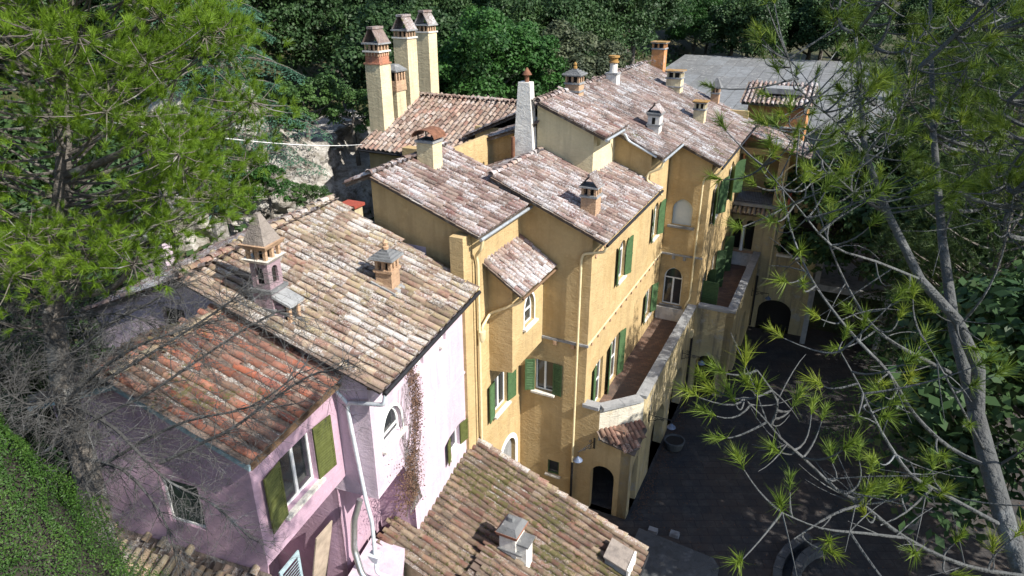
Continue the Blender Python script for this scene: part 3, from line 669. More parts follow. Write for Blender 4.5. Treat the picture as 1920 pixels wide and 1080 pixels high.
for i in range(len(pts)-1):
    a, b = pts[i], pts[i+1]; f = lambda p: (cx+(p[0]-cx)*1.32, 2.8+(p[1]-2.8)*1.32 if p[1] > 2.8 else p[1])
    mb.prism([(-10.895, q[0], q[1]) for q in (a, b, f(b), f(a))], (.03, 0, 0))
H.part('surround', mb, 'white_paint', d)
O = (-7.89, 0, 0)
H.window(O, YU, PX, 26.9, 27.85, 9.72, 11.55, arched=.47, panes=2, shut=[('l', 168), ('r', 160)], sillw=.1, sillout=.14)
H.window(O, YU, PX, 32.5, 33.45, 9.85, 11.7, arched=.47, panes=2, shut=[('l', 168), ('r', 155)], sillw=.1, sillout=.14)
H.window(O, YU, PX, 24.55, 25.55, 4.45, 6.75, panes=2, bars=2, shut=[('l', 170)], name='glazed_door', sill=None)
H.window(O, YU, PX, 26.6, 27.8, 4.45, 6.8, panes=2, bars=2, shut=[('l', 166), ('r', 168)], name='glazed_door', sill=None)
H.window(O, YU, PX, 32.4, 33.5, 5.3, 6.95, shut=[('l', 168), ('r', 160)])
sc1 = H.part('string_course', MB().box(-9.9, -7.84, 23.22, 23.3, 8.27, 8.37), 'concrete')
for xx in (-9.3, -8.5): H.part('corbel', MB().box(xx-.07, xx+.07, 23.2, 23.3, 8.08, 8.26), 'brick_pale', sc1)
sc2 = H.part('string_course', MB().box(-7.89, -7.85, 23.3, 34.98, 8.30, 8.36), 'ochre_pale')
for i in range(14): H.part('corbel', MB().box(-7.89, -7.82, 23.7+i*.8, 23.8+i*.8, 8.16, 8.28), 'brick_pale', sc2)
for i in range(3): H.part('ornament', MB().obox((-7.87, 23.75+i*.55, 12.15+.02*i), (.02, 0, 0), (0, .07, .07), (0, -.07, .07)), 'brick_pale')
H.gutter((-10.42, 19.05, 13.93), (-10.42, 23.2, 13.93)); H.gutter((-7.22, 23.0, 12.9), (-7.22, 31.1, 12.9), 'iron', .06); H.gutter((-9.32, 20.1, 11.5), (-9.32, 23.25, 11.5), 'wood', .05)
H.pipe([(-10.42, 19.2, 13.9), (-10.5, 19.2, 13.55), (-10.8, 19.35, 13.2), (-10.78, 19.45, 12.9), (-10.78, 19.45, 3.6)])
H.pipe([(-9.35, 20.25, 11.45), (-9.6, 20.3, 11.2), (-10.72, 20.2, 10.6), (-10.74, 19.6, 10.3), (-10.74, 19.58, 10.1)])
H.part('rain_hopper', MB().lathe(-10.74, 19.55, [(.09, 9.7), (.15, 9.85), (.16, 10.15), (.14, 10.16)], 10), 'cream_pipe', None, 50)
H.pipe([(-7.25, 23.1, 12.85), (-7.35, 23.1, 12.6), (-8.2, 23.18, 12.35), (-8.28, 23.18, 12.1), (-8.28, 23.18, 2.4)])
H.pipe([(-8.28, 23.18, 2.42), (-8.28, 23.18, .2)], 'iron', .06)
H.chimney(-14.2, 22.0, 15.35, .72, .66, 1.05, 'cream', 'hood', bands=1, slots=False, label='cream chimney with a curved rusty metal hood')
c = H.chimney(-8.55, 24.75, 13.5, .62, .62, .75, 'brick_pale', 'gable', 'tile_grey', label='small chimney with gabled tile cap on the wing roof')
H.part('stove_pipe', MB().tube([(-13.2, 27.3, 14.2), (-13.2, 27.3, 15.6)], .09, 8), 'rust', None, 60)
H.finish()

# ================================================================== villa (tall gable, main roof, tower end)
H = House('villa', 'large ochre villa with a wide lichen grey tiled roof full of chimneys', 'house', (-10, 36, 0), AE)
ra = H.roof((-9.15, 27.9, 15.8), (-9.15, 31.3, 15.8), (-12.3, 27.9, 17.07), 'tile_rose')
H.roof((-15.4, 27.9, 15.05), (-15.4, 31.5, 15.05), (-12.5, 27.9, 16.1), 'tile_grey')
rbb = H.roof((-7.33, 30.95, 14.44), (-7.33, 37.8, 14.44), (-12.8, 30.95, 16.85), 'tile_grey', skip=lambda u, v: u < .5 and v > 2.1)
rm = H.roof((-5.25, 34.7, 13.45), (-5.25, 47, 13.45), (-12.8, 34.7, 16.77), 'tile_grey', [(0, 0), (12.3, 0), (12.3, 8.25), (3.1, 8.25), (3.1, 2.5), (0, 2.5)])
H.roof((-18, 31.3, 14.4), (-18, 47, 14.4), (-12.8, 31.3, 16.8), 'tile_grey'); H.ridge((-12.8, 31.3, 16.9), (-12.8, 47, 16.86), 'tile_grey', rm)
H.ridge((-12.3, 27.9, 17.1), (-12.3, 31.3, 17.1), 'tile_rose', ra)
mb = MB()
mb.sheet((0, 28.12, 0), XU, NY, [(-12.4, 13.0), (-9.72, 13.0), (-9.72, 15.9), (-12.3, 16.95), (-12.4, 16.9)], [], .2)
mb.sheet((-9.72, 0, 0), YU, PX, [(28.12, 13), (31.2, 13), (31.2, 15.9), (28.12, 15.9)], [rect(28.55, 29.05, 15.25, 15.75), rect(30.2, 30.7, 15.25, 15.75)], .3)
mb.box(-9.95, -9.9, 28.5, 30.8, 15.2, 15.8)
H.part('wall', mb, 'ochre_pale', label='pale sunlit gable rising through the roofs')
mb = MB()
mb.sheet((0, 28.3, 0), XU, NY, [(-15.2, 12), (-12.4, 12), (-12.4, 16.0), (-15.2, 15.0)], [], .2)
mb.sheet((0, 31.2, 0), XU, NY, [(-9.72, 12.6), (-7.89, 12.6), (-7.89, 14.5), (-9.72, 15.3)], [], .2)
mb.sheet((0, 35, 0), XU, NY, [(-7.87, 4), (-5.72, 4), (-5.72, 13.5), (-7.87, 14.42)], [arch(-7.5, -6.45, 10.0, 11.45, .55, 12, .25), arch(-7.6, -6.58, 5.3, 7.55, .62, 12, .25)], .22)
mb.sheet((-5.72, 0, 0), YU, PX, [(35, 0), (46.5, 0), (46.5, 13.5), (35, 13.5)], [arch(36.7, 38.1, 9.9, 12.0, .5), arch(36.4, 37.6, 4.45, 6.9, .55), rect(39.2, 40.4, 4.45, 6.9), rect(42, 43.2, 4.45, 6.9), arch(41.5, 42.8, 9.9, 12.0, .5)], .22)
mb.box(-17.5, -5.75, 46.3, 46.5, 3, 14.3); mb.box(-17.6, -17.4, 31, 46.4, 3, 14.3); mb.box(-17.4, -9.8, 31.4, 31.6, 3, 15.0)
H.part('wall', mb, 'ochre')
p = H.part('blind_window', MB().sheet((0, 35.17, 0), XU, NY, arch(-7.5, -6.45, 10.0, 11.45, .55, 12, .25), [], .05), 'pale_panel')
H.part('sill', MB().box(-7.68, -6.28, 34.85, 35.12, 9.86, 9.98), 'slate', p)
H.window((0, 35, 0), XU, NY, -7.6, -6.58, 5.3, 7.55, arched=.62, panes=2, sill='slate', sillw=.12, inset=.14)
H.part('plinth', MB().box(-7.86, -6.1, 34.8, 34.98, 4.4, 5.15), 'white_wall')
sc3 = H.part('string_course', MB().box(-7.86, -5.65, 34.92, 35.0, 8.27, 8.36), 'concrete')
for xx in (-7.2, -6.6): H.part('corbel', MB().box(xx-.07, xx+.07, 34.9, 35, 8.05, 8.26), 'concrete', sc3)
O = (-5.72, 0, 0)
H.window(O, YU, PX, 36.7, 38.1, 9.9, 12.0, arched=.5, shut=[('l', 160), ('r', 150)])
H.window(O, YU, PX, 41.5, 42.8, 9.9, 12.0, arched=.5, shut=[('l', 150), ('r', 120)])
w = H.window(O, YU, PX, 36.4, 37.6, 4.45, 6.9, arched=.55, name='glazed_door', sill=None, shut=[('r', 60)])
H.shutter(w, O, YU, PX, 36.4, 'l', .9, 4.5, 6.5, 95, 'green_paint')
for u in (39.2, 42): H.window(O, YU, PX, u, u+1.2, 4.45, 6.9, name='glazed_door', sill=None, shut=[('r', 125)])
H.gutter((-7.26, 30.95, 14.33), (-7.26, 37.8, 14.33)); H.gutter((-5.18, 34.7, 13.34), (-5.18, 46.9, 13.34), 'iron', .06); H.gutter((-9.08, 27.9, 15.7), (-9.08, 30.4, 15.7))
H.pipe([(-7.6, 30.9, 14.5), (-9.0, 30.85, 15.15), (-9.1, 30.6, 15.5)], 'grey_pipe', .06, 'rain_pipe')
H.pipe([(-7.28, 31.0, 14.3), (-7.35, 31.0, 14.0), (-7.95, 30.95, 13.7), (-7.98, 30.9, 13.35), (-7.4, 30.95, 13.05), (-7.25, 31.05, 12.7)])
H.pipe([(-5.2, 34.8, 13.3), (-5.35, 34.8, 13.0), (-6.0, 34.9, 12.8), (-6.08, 34.9, 12.5), (-6.08, 34.9, 5.9), (-6.25, 34.85, 5.5), (-6.3, 34.8, 4.5)])
# white buttress chimney with rusty cone
x, y = -12.85, 27.95
c = H.part('chimney', MB().frustum(x-.05, y, 13.5, 17.9, 1.15, .5, .55, .42), 'white_wall', label='whitewashed tapering chimney stack against the gable')
H.part('flue', MB().tube([(x, y, 17.9), (x, y, 18.25)], .1, 8), 'rust', c); H.part('cone', MB().lathe(x, y, [(.22, 18.2), (.21, 18.22), (.02, 18.5)], 12), 'rust', c, 60)
H.chimney(-12.5, 32.85, 16.55, .72, .72, .75, 'brick_pale', 'pagoda', 'slate', 2, label='chimney with stepped cap and orange finial at the ridge')
H.chimney(-12.35, 38.5, 16.5, .62, .62, .65, 'white_wall', 'pot', 'lichen_orange', 1, False, label='whitewashed chimney with a banded pot crusted in orange lichen')
H.chimney(-12.3, 48.2, 16.0, .85, .8, 1.7, 'orange_wall', 'flat', 'lichen_orange', 1, True, label='orange rendered chimney at the far gable')
H.chimney(-10.1, 44.0, 15.4, .9, .8, 1.0, 'cream', 'flat', 'lichen_orange', 2, True, label='broad cream chimney under a flat lichen slab')
c = H.chimney(-7.95, 46.4, 14.5, .5, .5, .8, 'brick_pale', 'pyramid', 'slate', 1, True, label='narrow dark chimney with a pointed stone cap')
H.chimney(-7.65, 40.3, 14.4, .62, .6, .85, 'cream', 'flat', 'lichen_orange', 1, True, label='cream chimney with a thin flat slab')
c = H.chimney(-8.6, 34.0, 14.9, .6, .6, 1.0, 'white_wall', 'gable', 'tile_grey', 2, False, label='pale chimney with slit openings and a gabled cap')
H.part('flue', MB().box(-8.68, -8.52, 33.69, 34.31, 15.35, 15.75), 'soot', c)
H.finish()

# ================================================================== terrace with arcade
H = House('terrace', 'walled brick terrace over an arcade with grey stone coping', 'terrace', (-6, 29, 0), AE)
mb = MB()
mb.sheet((-5.71, 0, 0), YU, PX, [(23.3, 0), (35.1, 0), (35.1, 5.4), (24.9, 5.4), (24.9, 3.85), (23.3, 3.85)], [arch(23.75, 24.75, .03, 2.75), arch(26.9, 29.4, .03, 3.0), arch(30.6, 33.4, .03, 3.0)], .42, True)
q = Vector((-5.71-(-7.18), 24.83-23.3, 0)); ql = q.length; q.normalize(); nq = Vector((q.y, -q.x, 0))
H.part('wall', MB().sheet((-7.18, 23.3, 0), q, nq, [(0, 3.8), (ql, 3.8), (ql, 5.4), (0, 5.4)], [], .25, True), 'pale_patch', label='pale blotched parapet across the corner')
mb.sheet((0, 35.1, 0), XU, NY, [(-5.7, 0), (-3.63, 0), (-3.63, 5.4), (-5.7, 5.4)], [arch(-5.35, -4.2, .03, 2.5)], .4, True)
mb.sheet((-3.63, 0, 0), YU, PX, [(35.1, 0), (44.9, 0), (44.9, 5.4), (35.1, 5.4)], [arch(36.2, 38.4, .03, 3), arch(39.6, 41.8, .03, 3)], .4, True)
H.part('wall', mb, 'ochre_old')
mb = MB().box(-7.88, -6.1, 23.62, 34.98, 4.2, 4.4); mb.box(-5.72, -4.04, 35.52, 44.95, 4.2, 4.4); H.part('floor', mb, 'terrace_brick')
mb = MB().box(-10.8, -10.6, 23.7, 35, 0, 4.2); mb.box(-10.6, -6.2, 34.7, 34.9, 0, 4.2); H.part('wall', mb, 'ochre_old', label='back wall inside the arcade')
def coping(A, B, w=.46, z=5.4, n=None):
    A, B = Vector(A), Vector(B); L = (B-A).length; n = n or max(1, round(L/1.15)); d = (B-A).normalized(); s_ = Vector((-d.y, d.x, 0))
    for i in range(n):
        a = A+d*(L*i/n+.006); b = A+d*(L*(i+1)/n-.006); dz = random.uniform(0, .012)
        c_ = (a+b)/2; H.part('coping_stone', MB().obox((c_.x, c_.y, z+.075+dz), d*((b-a).length/2), s_*(w/2), (random.uniform(-.004, .004), 0, .075)), 'coping')
coping((-7.95, 23.42, 0), (-7.22, 23.42, 0)); coping((-7.18, 23.42, 0), (-5.86, 24.85, 0)); coping((-5.88, 24.95, 0), (-5.88, 35.0, 0)); coping((-5.6, 35.25, 0), (-3.9, 35.25, 0)); coping((-3.8, 35.1, 0), (-3.8, 44.9, 0))
# corner canopy of tiles below the chamfer
E0 = Vector((-5.45, 23.05, 0)); mid = Vector((-6.45, 24.06, 0)); dn = (E0-mid).normalized()
Lq = 2.1; up = -dn*1.55+Vector((0, 0, .62)); base0 = mid-q*Lq/2+dn*1.55+Vector((0, 0, 3.72)); base1 = mid+q*Lq/2+dn*1.55+Vector((0, 0, 3.72))
LV = up.length
H.roof(base0, base1, base0+up, 'tile_canopy', [(Lq/2, .18), (Lq+.05, LV*.72), (Lq+.05, LV), (-.05, LV), (-.05, LV*.72)], pitch=.2, expo=.42, thick=.08, label='fan of clay tiles over the arcade corner')
H.part('niche', MB().box(-5.72, -5.55, 34.2, 34.5, 3.9, 4.3), 'cream_pipe')
H.pipe([(-5.62, 34.6, 4.2), (-5.62, 34.6, .3)], 'iron', .06); H.pipe([(-3.5, 44.6, 4.0), (-3.5, 44.6, .3)], 'iron', .06)
H.finish()

# ================================================================== low outbuilding
H = House('low_outbuilding', 'low outbuilding with a mossy clay tiled roof beside the courtyard', 'outbuilding', (-7, 16, 0), AE)
r = H.roof((-3.85, 13.3, 2.47), (-3.85, 19.5, 2.47), (-11.3, 13.3, 5.3), 'tile_moss', pitch=.30, expo=.47)
H.roof((-3.7, 11.0, 2.75), (-3.7, 15.55, 2.75), (-8.15, 11.0, 4.44), 'tile_moss', expo=.46)
H.ridge((-3.85, 19.45, 2.52), (-11.2, 19.45, 5.32), 'tile_buff', r)
mb = MB(); mb.box(-11, -4.1, 13.6, 19.2, 0, 2.3); mb.prism([(-11, 13.6, 2.3), (-4.1, 13.6, 2.3), (-11, 13.6, 4.95)], (0, 5.6, 0)); mb.box(-8, -4.0, 11.2, 13.6, 0, 2.6)
H.part('wall', mb, 'cream')
c = H.part('chimney', MB().box(-7.95, -7.35, 15.4, 16.1, 3.2, 5.15), 'white_wall', label='white chimney with a flat stone cap')
H.part('band', MB().box(-8.0, -7.1, 15.35, 16.15, 4.5, 4.57), 'slate', c); H.part('side_shaft', MB().box(-7.35, -7.0, 15.5, 16.0, 3.2, 4.82), 'white_wall', c)
H.part('cap', MB().frustum(-7.65, 15.75, 5.15, 5.3, .74, .84, .82, .92), 'brick_red', c); H.part('cap', MB().frustum(-7.65, 15.75, 5.3, 5.5, .78, .9, .5, .6), 'slate', c); H.part('finial', MB().frustum(-7.7, 15.8, 5.5, 5.64, .2, .2, .14, .14), 'slate', c)
H.part('cap', MB().box(-7.38, -6.92, 15.45, 16.05, 4.85, 4.93), 'slate', c); H.part('flue', MB().box(-7.3, -7.05, 15.6, 15.9, 4.82, 4.85), 'soot', c)
c = H.part('roof_hatch', MB().prism([(-4.95, 17.75, 2.6), (-4.1, 17.75, 2.3), (-4.1, 17.75, 2.95), (-4.95, 17.75, 3.25)], (0, .9, 0)), 'concrete', label='low box skylight near the eave')
H.part('hatch_side', MB().prism([(-4.12, 17.7, 2.35), (-4.05, 17.7, 2.3), (-4.05, 17.7, 3.05), (-4.12, 17.7, 3.08)], (0, 1.0, 0)), 'white_wall', c)
H.part('hatch_top', MB().prism([(-5.0, 17.7, 3.27), (-4.05, 17.7, 2.95), (-4.05, 17.7, 3.02), (-5.0, 17.7, 3.34)], (0, 1.0, 0)), 'old_cement', c)
H.gutter((-3.78, 13.3, 2.4), (-3.78, 19.4, 2.4), 'iron', .06)
H.finish()
# moss cushions growing in the channels of that roof
n = 2600; u = RNG.uniform(-11, -4, n); v = RNG.uniform(13.4, 19.3, n)
dens = .5+.5*np.sin(u*1.3+v*.9)*np.sin(v*1.7-u*.4); keep = (RNG.random(n) < dens*.9); u, v = u[keep], v[keep]
v = np.round((v-13.3)/.31)*.31+13.3+RNG.normal(0, .03, len(v)); z = 5.3-.38*(u+11.3)+.05
P = np.stack([u, v, z], 1); Rm = np.array(fr(AE)); P = P @ Rm.T
vs, fs, rr = [], [], []
for i, p in enumerate(P):
    for _ in range(7):
        d = RNG.normal(0, 1, 3); d[2] = abs(d[2])+.3; d /= np.linalg.norm(d); s_ = RNG.uniform(.03, .075); t = np.cross(d, RNG.normal(0, 1, 3)); t /= np.linalg.norm(t)
        o = p+RNG.normal(0, .035, 3)*[1, 1, .2]; b = len(vs)*1
        vs += [o-t*.012, o+t*.012, o+d*s_]; fs.append((b, b+1, b+2)); rr.append(RNG.random())
tag(mk('moss', np_mesh('moss', np.array(vs), np.array(fs), rr), 'moss_tuft'), 'dry moss cushions growing on the low tiled roof', 'moss', None, 'stuff')

# ================================================================== rear house with the tall chimneys
H = House('rear_house', 'rear ochre house with a rosy tiled roof sloping towards the viewer', 'house', (-19, 33, 7), AE)
r = H.roof((-23.9, 29.9, 13.5), (-14.6, 29.9, 13.5), (-23.9, 35.2, 15.62), 'tile_rear', pitch=.30, expo=.42)
H.roof((-14.6, 40.3, 13.6), (-23.9, 40.3, 13.6), (-14.6, 35.2, 15.62), 'tile_rear'); H.ridge((-23.9, 35.2, 15.68), (-14.6, 35.2, 15.68), 'tile_rear', r)
mb = MB(); mb.sheet((0, 30.3, 0), XU, NY, [(-23.5, 6), (-15, 6), (-15, 13.45), (-23.5, 13.45)], [], .2); mb.sheet((-23.5, 0, 0), YU, NX, [(30.3, 6), (40, 6), (40, 13.5), (35.2, 15.45), (30.3, 13.5)], [], .2); mb.box(-15.2, -15, 30.3, 40, 6, 13.4)
H.part('wall', mb, 'ochre'); H.gutter((-23.9, 29.84, 13.4), (-14.7, 29.84, 13.4), 'iron', .06)
mb = MB().box(-20.8, -19.6, 29.6, 30.2, 12.5, 13.9); H.part('dormer_wall', mb, 'ochre')
H.finish(300)
def tall(name, label, x, y, z0, z1, w, brick, group='tall chimneys of the rear house'):
    T = House(name, label, 'chimney', (x, y, z0), AE, group)
    T.part('shaft', MB().box(x-w/2, x+w/2, y-w/2, y+w/2, z0, z1), 'cream'); z = z1
    if brick:
        T.part('band', MB().box(x-w/2-.05, x+w/2+.05, y-w/2-.05, y+w/2+.05, z, z+.08), 'brick_red'); z += .08
        T.part('brick_collar', MB().frustum(x, y, z, z+.55, w*.94, w*.94, w*.9, w*.9), 'brick_red'); z += .55
        for i in range(5):
            f = -w*.4+i*w*.2
            for sx, sy in ((f, -w*.46), (w*.46, f)): T.part('dentil', MB().box(x+sx-.04, x+sx+.04, y+sy-.04, y+sy+.04, z-.2, z-.02), 'brick_pale')
    T.part('ledge', MB().box(x-w/2-.06, x+w/2+.06, y-w/2-.06, y+w/2+.06, z, z+.08), 'stone_sill'); z += .08
    T.part('flue', MB().box(x-w*.3, x+w*.3, y-w*.3, y+w*.3, z, z+.32), 'soot')
    for i in (-1, -.33, .33, 1):
        for j in (-1, -.33, .33, 1):
            if abs(i) == 1 or abs(j) == 1: T.part('lantern_post', MB().box(x+i*w*.42-.045, x+i*w*.42+.045, y+j*w*.42-.045, y+j*w*.42+.045, z, z+.32), 'brick_pale')
    z += .32
    T.part('ledge', MB().box(x-w/2-.08, x+w/2+.08, y-w/2-.08, y+w/2+.08, z, z+.08), 'concrete'); z += .08
    for sg in (-1, 1):
        T.part('cap_slab', MB().prism([(x+sg*(w/2+.06), y-w/2-.04, z), (x+sg*(w/2+.06), y+w/2+.04, z), (x+sg*.12, y+w/2-.02, z+w*.72), (x+sg*.12, y-w/2+.02, z+w*.72)], (-sg*.06, 0, .03)), 'tile_grey')
    T.part('cap_ridge', MB().box(x-.2, x+.2, y-w/2, y+w/2, z+w*.7, z+w*.82), 'tile_grey')
tall('tall_chimney', 'tall cream chimney with a brick collar, nearest of the three', -23.65, 31.9, 8, 17.75, .98, True)
tall('tall_chimney', 'tall cream chimney standing in the middle of the three', -23.55, 34.5, 8, 18.9, .95, False)
tall('tall_chimney', 'tall cream chimney partly behind foliage, farthest of the three', -24.1, 37.6, 8, 19.0, .95, False)
T = House('short_chimney', 'shorter cream chimney with slate cap tucked between the tall chimneys', 'chimney', (-23.5, 33.2, 8), AE)
x, y = -23.45, 33.15
T.part('shaft', MB().box(x-.36, x+.36, y-.45, y+.45, 8, 16.2), 'cream'); T.part('brick_collar', MB().frustum(x, y, 16.2, 16.75, .84, 1.0, .8, .94), 'brick_pale')
T.part('flue', MB().box(x-.26, x+.26, y-.34, y+.34, 16.75, 17.25), 'soot')
for i in (-1, 1):
    for j in (-1, -.33, .33, 1): T.part('lantern_post', MB().box(x+i*.34-.05, x+i*.34+.05, y+j*.4-.05, y+j*.4+.05, 16.75, 17.25), 'brick_pale')
T.part('cap', MB().frustum(x, y, 17.25, 17.34, .96, 1.12, .96, 1.12).frustum(x, y, 17.34, 17.62, .92, 1.08, .3, .4), 'slate')

# ================================================================== loggia house at the terrace end
H = House('loggia_house', 'ochre house end with balcony loggia and twin arched windows', 'house', (-3, 46, 0), AE)
H.roof((-1.65, 44.5, 12.0), (-1.65, 48.4, 12.0), (-5.3, 44.5, 13.22), 'tile_rose')
mb = MB()
mb.sheet((0, 45, 0), XU, NY, [(-5.7, 0), (-.2, 0), (-.2, 9.2), (-2.6, 9.2), (-2.6, 8.5), (-5.7, 8.5)], [arch(-5.55, -5.0, 5.5, 7.6), arch(-4.75, -4.2, 5.5, 7.6), rect(-2.45, -.5, 5.65, 8.7), arch(-3.2, -1.05, .03, 2.3, .85)], .3, True)
H.part('wall', mb, 'ochre_old')
mb = MB(); mb.box(-3.35, -2.75, 44.98, 45.3, 8.5, 12.2); mb.box(-5.7, -2.75, 44.98, 45.28, 11.9, 12.3); mb.sheet((0, 47.6, 0), XU, NY, rect(-5.7, -1.9, 8.5, 12.2), [], .2); mb.box(-2.0, -1.8, 45, 48, 8.5, 12.0); mb.box(-.4, -.2, 45.3, 48, 0, 9)
H.part('wall', mb, 'ochre')
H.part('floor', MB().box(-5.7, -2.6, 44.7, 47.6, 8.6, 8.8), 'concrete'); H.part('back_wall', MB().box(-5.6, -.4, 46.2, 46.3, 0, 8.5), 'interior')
H.part('column', MB().lathe(-4.875, 44.95, [(.13, 5.5), (.1, 5.6), (.09, 7.0), (.14, 7.12)], 10), 'white_paint', None, 50)
H.part('sill', MB().box(-5.65, -4.1, 44.8, 45, 5.38, 5.5), 'brick_pale'); H.part('sill', MB().box(-2.6, -.4, 44.75, 45, 5.5, 5.65), 'white_wall'); H.part('white_plinth', MB().box(-5.65, -4.1, 44.93, 44.99, 4.4, 5.36), 'white_wall')
H.roof((-5.7, 44.35, 8.18), (-2.2, 44.35, 8.18), (-5.7, 44.95, 8.5), 'tile_clay', pitch=.27, expo=.4, label='strip of clay tiles below the balcony')
rl = H.part('railing', MB().box(-5.65, -3.4, 44.62, 44.66, 9.78, 9.82).box(-5.65, -3.4, 44.62, 44.66, 8.9, 8.93), 'iron')
for i in range(23): H.part('baluster', MB().box(-5.62+i*.1, -5.605+i*.1, 44.632, 44.648, 8.93, 9.78), 'iron', rl)
H.pipe([(-1.7, 44.6, 11.9), (-2.5, 44.85, 11.5), (-2.9, 44.9, 11.1), (-2.9, 44.9, 3.8), (-3.1, 44.9, 3.4), (-3.4, 44.85, 3.1)])
H.part('awning_board', MB().obox((-2.35, 44.5, 9.2), (.06, 0, .02), (0, .35, 0), (0, 0, .55)), 'red_paint', label='faded red board beside the balcony')
H.finish()

H = House('orange_house', 'small orange rendered rooftop block with overhanging tiles', 'house', (-4.4, 51, 3), AE)
H.roof((-6.7, 49.5, 14.3), (-2.2, 49.5, 14.3), (-6.7, 52.6, 15.3), 'tile_rose')
H.part('wall', MB().box(-6.3, -2.5, 50, 53, 3, 14.35), 'orange_wall'); H.part('eave_slab', MB().box(-5.4, -3.0, 50.4, 52.0, 14.9, 15.25), 'concrete')
H.part('ledge', MB().box(-6.2, -2.4, 49.9, 50, 12.75, 12.85), 'white_wall')
H.finish()

H = House('grey_roofed_shed', 'long shed with a plain grey sheet roof beyond the villa', 'shed', (-12, 80, 8), AE)
mb = MB().prism([(-21, 62, 10.5), (4, 62, 10.5), (4, 96, 12.6), (-21, 96, 12.6)], (0, 0, .1)); rs = H.part('roof', mb, 'slate')
for i in range(20):
    for j in range(5):
        x0 = -21+i*1.25; y0 = 62+j*6.8; za = 10.62+2.1*(y0-62)/34+random.uniform(0, .03); zb = 10.62+2.1*(y0+6.75-62)/34+random.uniform(.02, .05)
        H.part('roof_sheet', MB().prism([(x0, y0, za), (x0+1.19, y0, za), (x0+1.19, y0+6.75, zb), (x0, y0+6.75, zb)], (0, 0, .035)), random.choice(['slate', 'slate', 'sheet_grey']), rs)
H.part('roof', MB().prism([(-13.2, 50, 13.2), (-12.2, 50, 13.2), (-5.0, 56, 11.9), (-6.4, 56.4, 11.9)], (0, 0, .12)), 'concrete', label='pale flashing strip')
H.part('wall', MB().box(-20.6, 3.6, 62.4, 95.5, 0, 10.5), 'concrete')

H = House('barn', 'dark open barn with concrete posts on the far side of the courtyard', 'barn', (5, 46, 0), AE)
H.part('roof', MB().prism([(-.6, 43.8, 9.7), (16, 43.8, 9.7), (16, 56, 11.6), (-.6, 56, 11.6)], (0, 0, .2)), 'slate')
for xx in (.1, 4.2, 8.4, 12.6): H.part('post', MB().box(xx-.16, xx+.16, 44.3, 44.62, 0 if xx > 1 else 4, 9.7), 'concrete')
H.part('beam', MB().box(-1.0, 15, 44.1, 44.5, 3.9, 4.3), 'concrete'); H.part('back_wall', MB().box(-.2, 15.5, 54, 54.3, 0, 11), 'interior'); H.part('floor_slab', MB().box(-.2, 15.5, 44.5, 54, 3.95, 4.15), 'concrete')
for xx in (-.05, 4.2, 8.4, 12.6): H.part('post', MB().box(xx-.16, xx+.16, 43.9, 44.08, 0, 3.9), 'concrete')

# ================================================================== smaller things
def bracket_lamp(label, O, d, drop=.5, az=AE, L=1.05):
    """scrolled iron bracket on a wall at O, reaching out along d, carrying an enamel shade"""
    T = House('wall_lamp', label, 'lamp', O, az, 'bracket lamps round the arcade'); O = Vector(O); d = Vector(d); Z = Vector((0, 0, 1))
    mb = MB().tube([O, O+d*L], .016, 6)
    for cx, cz, r0, tw in ((.28, -.16, .15, 1), (.62, -.10, .10, -1), (.25, .13, .10, 1)):
        mb.tube([O+d*(cx+tw*r0*(1-t/22)*math.cos(t*.55))+Z*(cz+r0*(1-t/22)*math.sin(t*.55)) for t in range(20)], .012, 5)
    mb.tube([O-Z*.35, O+d*.5-Z*.12, O+d*L], .012, 5); mb.obox(O-Z*.1, d*.015, d.cross(Z)*.04, Z*.28)
    T.part('bracket', mb, 'iron'); e = O+d*L
    T.part('stem', MB().tube([e, e-Z*drop*.5], .012, 6), 'iron'); zz = e.z-drop*.5
    T.part('shade', MB().lathe(e.x, e.y, [(.04, zz+.06), (.06, zz+.03), (.20, zz-.10), (.21, zz-.12), (.19, zz-.11), (.03, zz-.0)], 16), 'enamel_blue', None, 50)
    T.part('bulb', MB().lathe(e.x, e.y, [(.02, zz-.02), (.045, zz-.08), (.03, zz-.13), (.005, zz-.145)], 8), 'white_paint', None, 60)
bracket_lamp('iron bracket lamp on the ochre end wall beside the cream downpipe', (-7.35, 23.29, 3.75), (-.35, -.94, 0), .6)
bracket_lamp('iron bracket lamp on the arcade just past the tiled corner canopy', (-5.7, 26.0, 3.95), (1, 0, 0))
bracket_lamp('iron bracket lamp on the arcade at its far inner corner', (-5.7, 32.6, 3.75), (1, 0, 0))
bracket_lamp('iron bracket lamp on the far terrace wall near the courtyard arch', (-3.62, 43.6, 3.3), (1, 0, 0))
T = House('planter', 'round dark stone planter at the foot of the arcade', 'planter', (-5.1, 29.3, 0), AE)
T.part('bowl', MB().lathe(-5.0, 29.3, [(.34, .03), (.42, .1), (.52, .5), (.54, .55), (.46, .56), (.44, .46)], 18), 'dark_cement', None, 50); T.part('soil', MB().lathe(-5.0, 29.3, [(.44, .44), (.44, .47)], 18), 'interior')
for i, (xx, yy, lab) in enumerate(((-4.4, 23.1, 'pale stone block lying next to the arcade corner'), (-3.5, 23.3, 'pale stone block lying farther out on the courtyard'))):
    T = House('stone_block', lab, 'stone', (xx, yy, .03), AE); T.part('block', MB().frustum(xx, yy, .03, .2, .42, .28, .38, .25), 'concrete')
T = House('concrete_platform', 'low grey concrete platform at the end of the low roof', 'platform', (-3, 20.5, 0), AE)
T.part('slab', MB().prism([(-4.9, 22.6, .03), (-1.7, 22.3, .03), (-1.4, 21.9, .03), (-1.5, 18, .03), (-4.6, 18, .03), (-4.9, 19.6, .03)], (0, 0, .45)), 'dark_cement')
T = House('curved_kerb', 'curved low stone wall in two rings at the courtyard edge', 'wall', (3.5, 23, 0), AE)
